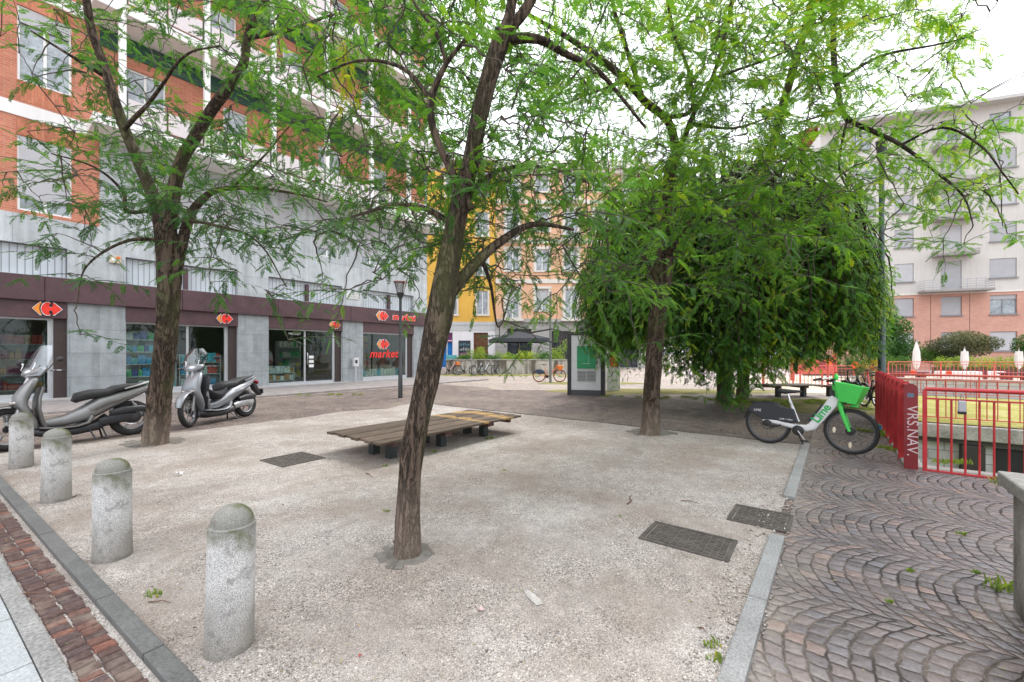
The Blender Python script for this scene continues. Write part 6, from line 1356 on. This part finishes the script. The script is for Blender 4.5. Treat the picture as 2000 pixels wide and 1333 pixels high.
def redbench(px, d, L, label):
    g = ray(px, 700, d); g.z = 0; e = E('red_bench', g, R(-6), label, 'bench', 'dark red benches on the terrace'); dr = M('dark_red_bench', (.16, .02, .03), .5)
    mb = MB(); mb.box(-L/2, L/2, -.25, .25, .42, .50); O('seat', mb, dr, e, bevel=.01)
    for s in (-1, 1): mb = MB(); mb.box(s*L*.36-.12, s*L*.36+.12, -.2, .2, 0, .419); O('leg', mb, dr, e, bevel=.01)
redbench(1777, 22.5, 1.5, 'dark red bench behind the fence left of the folded parasol'); redbench(1985, 21.5, 1.3, 'dark red bench behind the fence at the right picture edge')
for i, (px, w, lb) in enumerate([(1871, 2.0, 'white concrete seat block under the small olive tree'), (1932, 1.2, 'white concrete seat block right of the tall red fence post')]):
    g = ray(px, 700, 23.5); g.z = 0; e = E('seat_block', g, R(-8), lb, 'seat block', 'white seat blocks on the terrace'); mb = MB(); mb.box(-w/2, w/2, -.25, .25, 0, .48); O('block', mb, M('white_block', (.66, .62, .61), .7), e, bevel=.03); mb = MB(); mb.box(w/2+.02, w/2+.25, -.2, .2, 0, .55); O('end', mb, M('dark_red_bench', (.16, .02, .03), .5), e)
shrub(1880, 700, 30.5, [(-1.6, 0, 2.1, 1.0, .9, .5), (0, 0, 2.5, 1.5, 1.2, .65), (1.5, 0, 2.2, 1.2, 1.0, .6), (.4, 0, 1.7, 1.6, 1, .5), (-.6, .2, 1.2, 1.0, .8, .5)], 9000, .07, olive_m, 'small rounded olive green tree before the pink brick wall', 'small_tree', 31, 9, 'tree')
shrub(1838, 700, 31.5, [(-1.0, 0, 1.4, .9, .8, .7), (0, 0, 1.2, .8, .7, .7), (.9, 0, 1.5, .7, .7, .6)], 5000, .065, bush_m, 'mid green shrub left of the small olive tree', 'shrub', 32)
shrub(1740, 700, 30, [(-.9, 0, 2.2, 1.2, 1, 1.2), (.3, 0, 3.2, 1.0, 1, 1.0), (.8, 0, 1.8, 1.1, 1, .9), (-.3, 0, 4.0, .7, .7, .7), (.2, 0, 1.2, 1.2, .9, .8)], 9000, .085, bush_m, 'fresh green tree behind the tall lamp column', 'small_tree', 33, 9, 'tree')
shrub(2010, 700, 29, [(0, 0, 2.0, .9, .9, .9), (.5, 0, 1.4, 1.0, .9, .8)], 5000, .07, bush_m, 'dark green shrub cut by the right edge of the picture', 'shrub', 34)
# playground objects seen through the fence
def pole_sign(px, py, d, h, col, label, r=.22):
    g = ray(px, py, d); g.z = 0; e = E('playground_post', g, 0, label, 'playground post', 'painted posts of the playground'); mb = MB(); mb.cyl((0, 0, 0), (0, 0, h), .04, None, 8); O('post', mb, pinkr, e)
    mb = MB(); mb.lathe([(1e-4, -.02), (r, -.02), (r, .02), (1e-4, .02)], c=(0, -.06, h), n=20, axis='y'); O('disc', mb, M(*col), e)
pole_sign(1490, 700, 19, 1.25, ('play_red', (.75, .06, .02), .5), 'red disc on a post behind the hanging foliage, leftmost')
pole_sign(1617, 700, 17, 1.15, ('play_orange', (.80, .16, .02), .5), 'orange disc on a post above the green basket', .13)
pole_sign(1668, 700, 17.5, 1.0, ('play_red', (.75, .06, .02), .5), 'red disc on a post above the old dark bicycle', .14)
pole_sign(1563, 700, 20, 1.45, ('play_blue', (.05, .20, .60), .5), 'blue disc on a post in the playground', .2)
pole_sign(1549, 700, 20.5, 1.2, ('play_yellow', (.70, .55, .05), .5), 'yellow disc on a post in the playground', .2)
g = ray(1585, 700, 23); g.z = 0; e = E('play_house', g, R(10), 'red wooden play house wall behind the playground fence', 'play house')
mb = MB(); mb.box(-1.2, 1.6, 0, .1, .35, 1.15); mb.box(-1.2, -1.1, -.05, .15, 0, 1.5); mb.box(1.5, 1.6, -.05, .15, 0, 1.5); O('panel', mb, pinkr, e); 
for q in ((-.6, -.2), (.4, .9)): mb = MB(); mb.box(q[0], q[1], -.012, -.001, .6, 1.0); O('window', mb, M('play_maroon', (.25, .02, .03), .5), e)
shrub(1695, 700, 14.5, [(-.3, 0, 1.05, .25, .25, .2), (.2, 0, 1.2, .28, .25, .2), (.1, 0, .7, .3, .3, .4)], 420, .05, m_leaf('flower_leaf', (.60, .06, .02), (.45, .16, .02), (.20, .30, .03), .2), 'orange and red flowering shrub behind the parked bicycles', 'flowering_shrub', 41)
# low grey wall beyond the lawn
pz_ = AC(20.9, -1.0); e = E('low_wall', pz_, PHI-PI/2, 'low pale grey wall along the back of the yellow lawn', 'wall'); mb = MB(); mb.box(-.5, 14, 0, .3, -.05, .55); O('wall', mb, block_m, e); mb = MB(); mb.box(-.55, 14.05, -.03, .33, .552, .60); O('coping', mb, conc, e)
# ---------------------------------------------------------------- weeds, litter, loose stones
def stuff_mesh(name, mb, m_, loc=(0, 0, 0)): o = O(name, mb, m_); o.location = loc; return tag(o, kind='stuff')
def fast_quads(name, V, Fq, m_, tint=None):
    me = bpy.data.meshes.new(name); V = np.asarray(V, np.float32); Fq = np.asarray(Fq, np.int32); k = Fq.shape[1]
    me.vertices.add(len(V)); me.vertices.foreach_set('co', V.ravel()); me.loops.add(Fq.size); me.loops.foreach_set('vertex_index', Fq.ravel())
    me.polygons.add(len(Fq)); me.polygons.foreach_set('loop_start', np.arange(0, Fq.size, k, dtype=np.int32))
    if tint is not None: at = me.attributes.new('tint', 'FLOAT', 'FACE'); at.data.foreach_set('value', np.asarray(tint, np.float32))
    me.materials.append(m_); me.update(calc_edges=True); return link(bpy.data.objects.new(name, me))
# pebbles
t = NT('pebble_mix'); a_ = t.n('ShaderNodeAttribute', attribute_name='tint').outputs['Fac']
peb = t.fin(t.ramp(a_, [(0, (.12, .10, .09)), (.25, (.26, .22, .185)), (.6, (.44, .385, .33)), (.85, (.58, .54, .49)), (1, (.74, .71, .66))]), .85, 0, None, .25)
def pebbles(n, amin, amax, cmin, cmax, smin, smax, cond, zbase, seed):
    r_ = np.random.default_rng(seed); a = r_.uniform(amin, amax, n*3); c = r_.uniform(cmin, cmax, n*3)
    X = U.x*a+V_.x*c; Y = U.y*a+V_.y*c; dens = np.array([mnoise.noise(Vector((x*.9, y*.9, seed))) for x, y in zip(X, Y)])
    ok = (Y > 1.7) & (np.abs(X) < Y*1.3) & (r_.random(n*3) < np.clip(.45+dens*1.3, .08, 1)*np.clip(2.6/Y, .12, 1)) & cond(X, Y, a, c)
    X, Y = X[ok][:n], Y[ok][:n]; k = len(X); s = r_.uniform(smin, smax, k)*np.clip(r_.exponential(.6, k)+.5, .5, 2.2)
    oc = np.array([(1, 0, 0), (0, 1, 0), (-1, 0, 0), (0, -1, 0), (0, 0, 1), (0, 0, -1)], float); tf = np.array([(0, 1, 4), (1, 2, 4), (2, 3, 4), (3, 0, 4), (1, 0, 5), (2, 1, 5), (3, 2, 5), (0, 3, 5)])
    th = r_.uniform(0, 2*PI, k); cs, sn = np.cos(th), np.sin(th); sc3 = np.stack([r_.uniform(.8, 1.5, k), r_.uniform(.6, 1.1, k), r_.uniform(.45, .8, k)], 1)*s[:, None]
    P = oc[None]*sc3[:, None]+r_.normal(0, .12, (k, 6, 3))*s[:, None, None]; px_ = P[:, :, 0]*cs[:, None]-P[:, :, 1]*sn[:, None]+X[:, None]; py_ = P[:, :, 0]*sn[:, None]+P[:, :, 1]*cs[:, None]+Y[:, None]
    V = np.stack([px_, py_, P[:, :, 2]+zbase+s[:, None]*.25], 2).reshape(-1, 3); Fq = (tf[None]+(np.arange(k)*6)[:, None, None]).reshape(-1, 3)
    o = fast_quads('gravel', V, Fq, peb, np.repeat(np.clip(r_.normal(.5, .25, k), 0, 1), 8)); return tag(o, kind='stuff')
pebbles(26000, -.6, 7, .43, 9, .0016, .0040, lambda X, Y, a, c: (nn(X, Y) > .80), .014, 1)
pebbles(1500, -.6, 6, .30, .60, .0035, .007, lambda X, Y, a, c: (nn(X, Y) > .80), .016, 2)
pebbles(900, -.6, 5, -1.5, .3, .003, .006, lambda X, Y, a, c: r_ok(X), .010, 3) if False else None
pebbles(2600, -2, 4, .5, 9, .0025, .006, lambda X, Y, a, c: (np.abs(nn(X, Y)-.805) < .045), .016, 4)
pebbles(1500, -2, 4, .5, 9, .002, .004, lambda X, Y, a, c: (np.abs(nn(X, Y)-.68) < .022) | (np.abs(nn(X, Y)-.49) < .012), .014, 5)
# grass tufts and blades
def blades(name, spots, n, h, m_, seed, kind='stuff', label=None, cat=None, loc0=None):
    r_ = np.random.default_rng(seed); V = []; Fq = []; T = []
    for (x, y, rx, ry) in spots:
        for _ in range(n):
            a = r_.uniform(0, 2*PI); q = r_.random()**.6; bx, by = x+rx*q*math.cos(a), y+ry*q*math.sin(a); hh = h*r_.uniform(.4, 1.2); an = r_.uniform(0, 2*PI); w = .004+.002*r_.random(); le = r_.uniform(.1, .7)*hh
            dx, dy = math.cos(an), math.sin(an); o = len(V); V += [(bx-dy*w, by+dx*w, .005), (bx+dy*w, by-dx*w, .005), (bx+dx*le*.5+dy*w*.7, by+dy*le*.5-dx*w*.7, hh*.7), (bx+dx*le, by+dy*le, hh*.85)]; Fq.append((o, o+1, o+2, o+3)); T.append(min(.93, max(0, r_.normal(.55, .2))))
    V = np.array(V, float)
    if loc0 is not None: V -= np.array(loc0)
    o = fast_quads(name, V, Fq, m_, T)
    if loc0 is not None: o.location = loc0
    return tag(o, label, cat, 'small weeds between the stones' if label else None, kind)
gb_m = m_leaf('grass_blade', (.07, .13, .02), (.14, .23, .035), (.28, .32, .07), .35)
sp = []
rr = random.Random(12)
for (px, py, rx, ry, k) in [(1735, 850, .22, .5, 9), (1700, 800, .4, .6, 10), (1745, 880, .10, .2, 4), (1560, 790, 1.2, .5, 26), (1480, 785, .9, .35, 14), (1400, 782, .8, .3, 10), (1300, 778, .9, .3, 8), (1200, 775, .5, .2, 4), (1630, 785, .8, .4, 14), (960, 735, 2.5, .5, 16), (1060, 737, 1.8, .4, 10), (905, 733, 1.2, .5, 8), (640, 772, 1.6, .2, 10), (1845, 905, .3, .05, 3), (1975, 945, .14, .06, 6)]:
    g = gnd(px, py)
    for _ in range(k): sp.append((g.x+rr.uniform(-rx, rx), g.y+rr.uniform(-ry, ry), .12, .10))
blades('grass', sp, 55, .07, gb_m, 3)
for i, (px, py, s, lb) in enumerate([(1878, 1043, .035, 'small green grass tuft in the setts below the block pillar'), (1950, 1150, .09, 'ragged green weed growing beside the stained coping wall'), (1778, 1116, .03, 'tiny weed in the setts halfway between kerb and coping wall'),
        (1738, 1176, .02, 'tiniest weed sprout in the right hand setts'), (1905, 1118, .025, 'small yellow green weed left of the ragged one'), (848, 884, .05, 'green weed at the foot of the middle bench leg'), (955, 858, .07, 'leafy weed beside the far bench leg'),
        (753, 912, .04, 'low green weed under the near end of the bench'), (755, 1000, .03, 'pale green sprout in the gravel left of the slim tree'), (985, 920, .025, 'tiny green sprout in open gravel right of the bench'), (300, 1165, .05, 'small green sprig lying near the second bollard'), (1390, 1262, .05, 'pale green weed beside the lower granite edging'), (1402, 1290, .05, 'darker weed touching the lower granite edging'), (1212, 1010, .02, 'tiny sprout beyond the larger manhole cover')]):
    g = gnd(px, py, .01); blades('weed', [(g.x, g.y, s, s*.7)], 36, s*.8+.012, gb_m, 20+i, None, lb, 'weed', (g.x, g.y, .0))
# fallen leaves and bark crumbs
r_ = np.random.default_rng(5); k = 5200; a = r_.uniform(-.6, 11, k*3); c = r_.uniform(-1.2, 9.5, k*3); X = U.x*a+V_.x*c; Y = U.y*a+V_.y*c; ok = (Y > 1.8) & (r_.random(k*3) < np.clip(3.5/Y, 0, 1)*np.array([.22+max(0, 2.2*mnoise.noise(Vector((x*.7, y*.7, 9)))) for x, y in zip(X, Y)])); X = X[ok][:k]; Y = Y[ok][:k]; k = len(X)
th = r_.uniform(0, 2*PI, k); s = r_.uniform(.004, .010, k); V = np.stack([np.stack([X+s*np.cos(th), Y+s*np.sin(th), np.full(k, .021)], 1), np.stack([X-s*.4*np.sin(th), Y+s*.4*np.cos(th), np.full(k, .026)], 1), np.stack([X-s*np.cos(th), Y-s*np.sin(th), np.full(k, .021)], 1), np.stack([X+s*.4*np.sin(th), Y-s*.4*np.cos(th), np.full(k, .024)], 1)], 1).reshape(-1, 3)
t = NT('litter_leaf'); a_ = t.n('ShaderNodeAttribute', attribute_name='tint').outputs['Fac']; lm_ = t.fin(t.ramp(a_, [(0, (.05, .035, .025)), (.5, (.17, .10, .05)), (.75, (.34, .22, .08)), (.9, (.42, .32, .08)), (1, (.2, .28, .05))]), .8)
tag(fast_quads('leaf_litter', V, np.arange(len(V)).reshape(-1, 4), lm_, r_.random(k)), kind='stuff')
for i, (p, q, th_, lb) in enumerate([((20, 1166), (78, 1160), .006, 'thin reddish stick lying across the brick setts'), ((290, 1176), (335, 1178), .004, 'thin curved twig in the gravel beside the second bollard'), ((140, 972), (160, 967), .006, 'short twig by the second farthest bollard'),
        ((1330, 978), (1366, 984), .004, 'thin twig on the gravel beyond the larger manhole cover'), ((1225, 985), (1235, 968), .007, 'bent brown twig in open gravel left of the manhole covers'), ((1365, 1226), (1380, 1236), .005, 'brown twig near the lower kerb weeds'), ((715, 925), (728, 932), .006, 'twig lying in front of the near bench leg')]):
    a, b = gnd(p[0], p[1], .02), gnd(q[0], q[1], .02); m_ = (a+b)/2+Vector((0, 0, .012)); mb = MB(); L_ = (b-a).length
    mb.tube([tuple(x-a) for x in (a, a*.7+b*.3+Vector((.1*L_, 0, .006)), m_, a*.25+b*.75+Vector((-.06*L_, .03*L_, .008)), b)], [th_, th_*.95, th_*.8, th_*.6, th_*.3], 6); o = O('twig', mb, M('fallen_twig', (.14, .075, .05), .85, na=.3)); o.location = a; tag(o, lb, 'twig', 'fallen twigs on the ground')
def scrap(px, py, s, m_, lb, name='paper_scrap', h=.02, rot=0, asp=.5):
    g = gnd(px, py, .018); mb = MB(); r2 = random.Random(int(px)); n = 7
    vs = [(s*(i/(n-1)-.5)*2, s*asp*(j-.5)*2*(1+.2*r2.random()), h*r2.random()) for i in range(n) for j in range(2)]; mb.add(vs, [(2*i, 2*i+2, 2*i+3, 2*i+1) for i in range(n-1)])
    o = O(name, mb, m_); o.location = g; o.rotation_euler = (0, 0, rot); sol = o.modifiers.new('thick', 'SOLIDIFY'); sol.thickness = .002; tag(o, lb, name.replace('_', ' '))
wp = M('scrap_white', (.70, .70, .70), .7, na=.1)
scrap(350, 929, .045, wp, 'crumpled white paper scrap in the gravel between the bollards and the flat cover', h=.05); scrap(940, 1192, .018, M('scrap_pink', (.62, .45, .44), .7), 'tiny pinkish paper scrap on the gravel below the slim tree'); scrap(703, 1283, .008, M('scrap_red', (.6, .05, .05), .5), 'tiny red scrap on the near gravel')
g = gnd(1040, 1168, .016); mb = MB(); mb.add([(x, y, .0) for x, y in [(-.085, -.022), (-.03, -.03), (.08, -.018), (.09, .012), (.02, .026), (-.08, .02)]], [(0, 1, 2, 3, 4, 5)]); o = O('paint_mark', mb, m_stone('faded_white_paint', (.43, .405, .375), .45, .5, 90)); o.location = g+Vector((0, 0, .003)); o.rotation_euler = (0, 0, R(118)); tag(o, 'faded white paint smear on the gravel in front of the slim tree', 'paint mark')
g = gnd(1718, 842); e = E('drink_can', g, 0, 'green and blue drink can standing at the foot of the red plate railing', 'can'); mb = MB(); mb.lathe([(.025, 0), (.033, .006), (.033, .11), (.026, .122), (.0001, .12)], n=18); O('body', mb, M('can_green', (.03, .30, .16), .3, .5), e); mb = MB(); mb.lathe([(.0337, .05), (.0337, .10)], n=18); O('label', mb, M('can_blue', (.04, .12, .40), .3), e)
